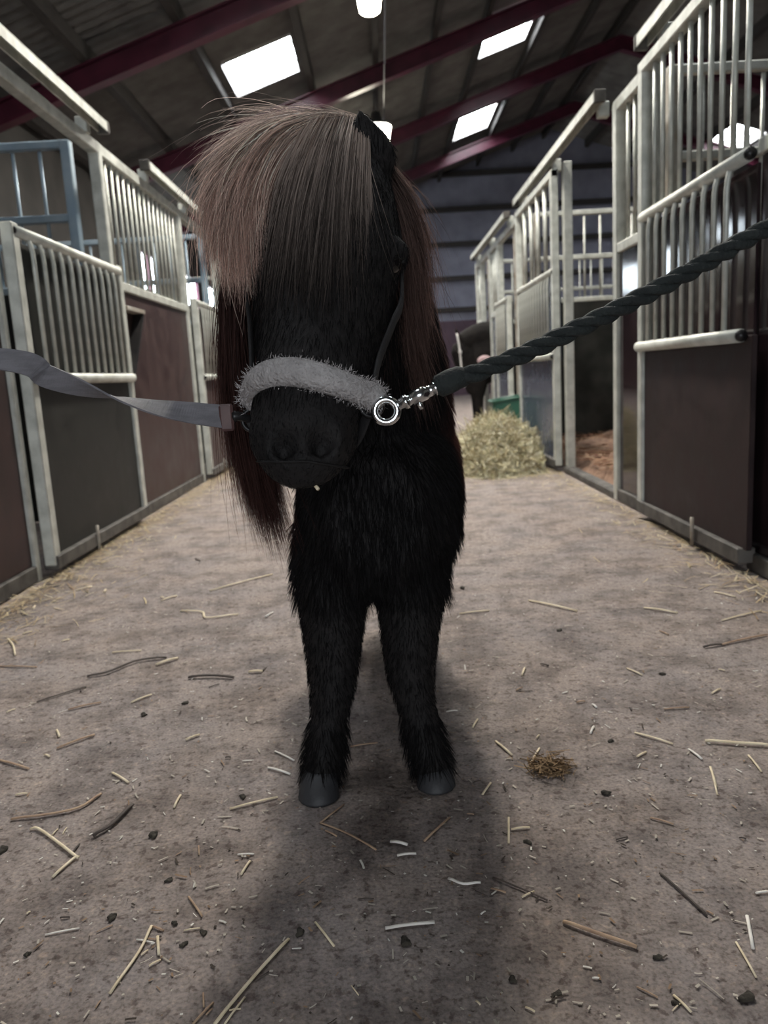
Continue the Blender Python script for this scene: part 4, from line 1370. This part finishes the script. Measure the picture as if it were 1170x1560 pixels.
LBL = {'pale': 'pale yellow straw stalk lying loose on the concrete floor', 'white': 'bleached whitish straw stalk lying on the concrete floor',
       'brown': 'brown straw stalk lying on the concrete floor', 'dark': 'dark damp stalk lying on the concrete floor'}
OWN = {(46, 1263): 'pale straw stalk sharply bent into a V on the floor', (275, 931): 'thin pale straw with a kink in its middle',
       (327, 1560): 'longest pale straw stalk, thick and straight, on the floor', (858, 1404): 'thick straight brown stalk, darker at one end',
       (587, 1414): 'straight bright white stalk lying in the pony\'s shadow', (683, 1338): 'bleached stalk curved like a hook at the edge of the pony\'s shadow',
       (142, 1274): 'thick dark stalk beside the V-bent straw', (133, 1031): 'long wavy dark stalk on the floor', (17, 1248): 'long curved brown stalk above the V-bent straw',
       (1072, 986): 'short dark stalk touching a brown one near the stall door', (488, 1253): 'brown stalk lying just in front of the pony\'s hoof',
       (595, 1282): 'short thick white chip, one of a pair before the hooves', (605, 1303): 'slimmer white chip below the thick one before the hooves',
       (1074, 1129): 'thick straight pale stalk by the brown tuft side of the aisle', (231, 1410): 'straight pale stalk meeting a short brown one at its tip',
       (1138, 1395): 'thick white stalk pointing away along the aisle', (1005, 1329): 'thin straight dark stalk beyond the thick brown stalk'}
seen = set()
for row in STRAWS:
    kind, wd, pp = row[0], row[1], row[2:]
    g3 = [PZ(*q, 0.003) for q in pp]
    n_ = 3 + 3 * (len(g3) - 1)
    path = smooth_path(g3, n_) if len(g3) > 2 else np.linspace(g3[0], g3[1], 4)
    depth = float((path[len(path) // 2] - CAMO) @ FWD)
    r = max(0.0009, 0.5 * wd * depth / CAM_F)
    path[:, 2] = r * 0.75 + 0.001
    path[1:-1, 2] += r * 0.5
    o = obj('straw_stalk', G().tube(path, r * 0.62, 6, flat=1.6, upv=(0, 0, 1)), 'straw_' + kind, smooth=True)
    own = OWN.get(tuple(pp[0])) if tuple(pp[0]) not in seen or kind == 'pale' else None
    if kind == 'brown' and tuple(pp[0]) == (231, 1410):
        own = 'short brown bit at the tip of a straight pale stalk'
    seen.add(tuple(pp[0]))
    tag(o, own or LBL[kind], 'straw', kind + ' straw stalks on the floor')

# dark droppings and clods
CLODS = [(618, 1437, 12), (457, 1422, 10), (923, 1210, 9), (804, 1284, 7), (1002, 1460, 8), (849, 1516, 9), (1138, 1522, 14), (781, 1494, 9), (705, 897, 6), (852, 961, 5), (1009, 1028, 6),
         (234, 1274, 10), (171, 1399, 9), (266, 1408, 7), (280, 1440, 7), (219, 1090, 7), (283, 1072, 6), (310, 1422, 7), (42, 1455, 7), (5, 1296, 10), (258, 1342, 7), (370, 1215, 7), (930, 1130, 6), (1030, 1530, 8)]
for x, y, pr_ in CLODS:
    c = PZ(x, y)
    r = 0.8 * pr_ * float((c - CAMO) @ FWD) / CAM_F
    gg = G().ball((0, 0, 0), (r * 1.15, r * 0.8, r * 0.42), 14, 8)
    Vb, Fb = gg.arrays()
    Vb = Vb * (1 + 0.34 * np.sin(Vb[:, :1] / r * 2.7 + x) * np.cos(Vb[:, 1:2] / r * 3.3 + y) + 0.15 * np.sin(Vb[:, :1] / r * 7 + y))
    ca, sa = math.cos(x), math.sin(x)
    Vb = Vb @ np.array([[ca, sa, 0], [-sa, ca, 0], [0, 0, 1.0]])
    Vb = Vb + c + np.array([0, 0, r * 0.32])
    Vb[:, 2] = np.maximum(Vb[:, 2], 0.0005)
    tag(obj('clod', (Vb, Fb), 'dung', smooth=True), 'small dark clod of muck lying on the concrete floor', 'clod', 'dark clods on the floor')

# brown tuft of chewed straw
cl = PZ(838, 1172)
nt_ = 320
pos = cl[None] + np.stack([rng.normal(0, 0.018, nt_), rng.normal(0, 0.016, nt_), np.abs(rng.normal(0.004, 0.006, nt_))], 1)
tf = strands('straw_tuft', flat_straws(nt_, pos, rng.uniform(0.015, 0.05, nt_)), rng.uniform(0.0012, 0.0025, nt_), np.array([[0.24, 0.16, 0.09]]) * rng.uniform(0.4, 1.6, (nt_, 1)), 'litter', origin=cl, taper=False)
tag(tf, 'small brown tuft of trodden straw on the floor beside the pony', 'straw', kind='stuff')
st = PY(480, 739, 0.91)
tag(obj('straw_bit', G().tube([st + np.array([-.002, .01, .005]), st, st + np.array([.004, -.008, -.004])], .0022, 6), 'straw_pale', smooth=True), 'short pale straw bit sticking out of the pony\'s mouth', 'straw')
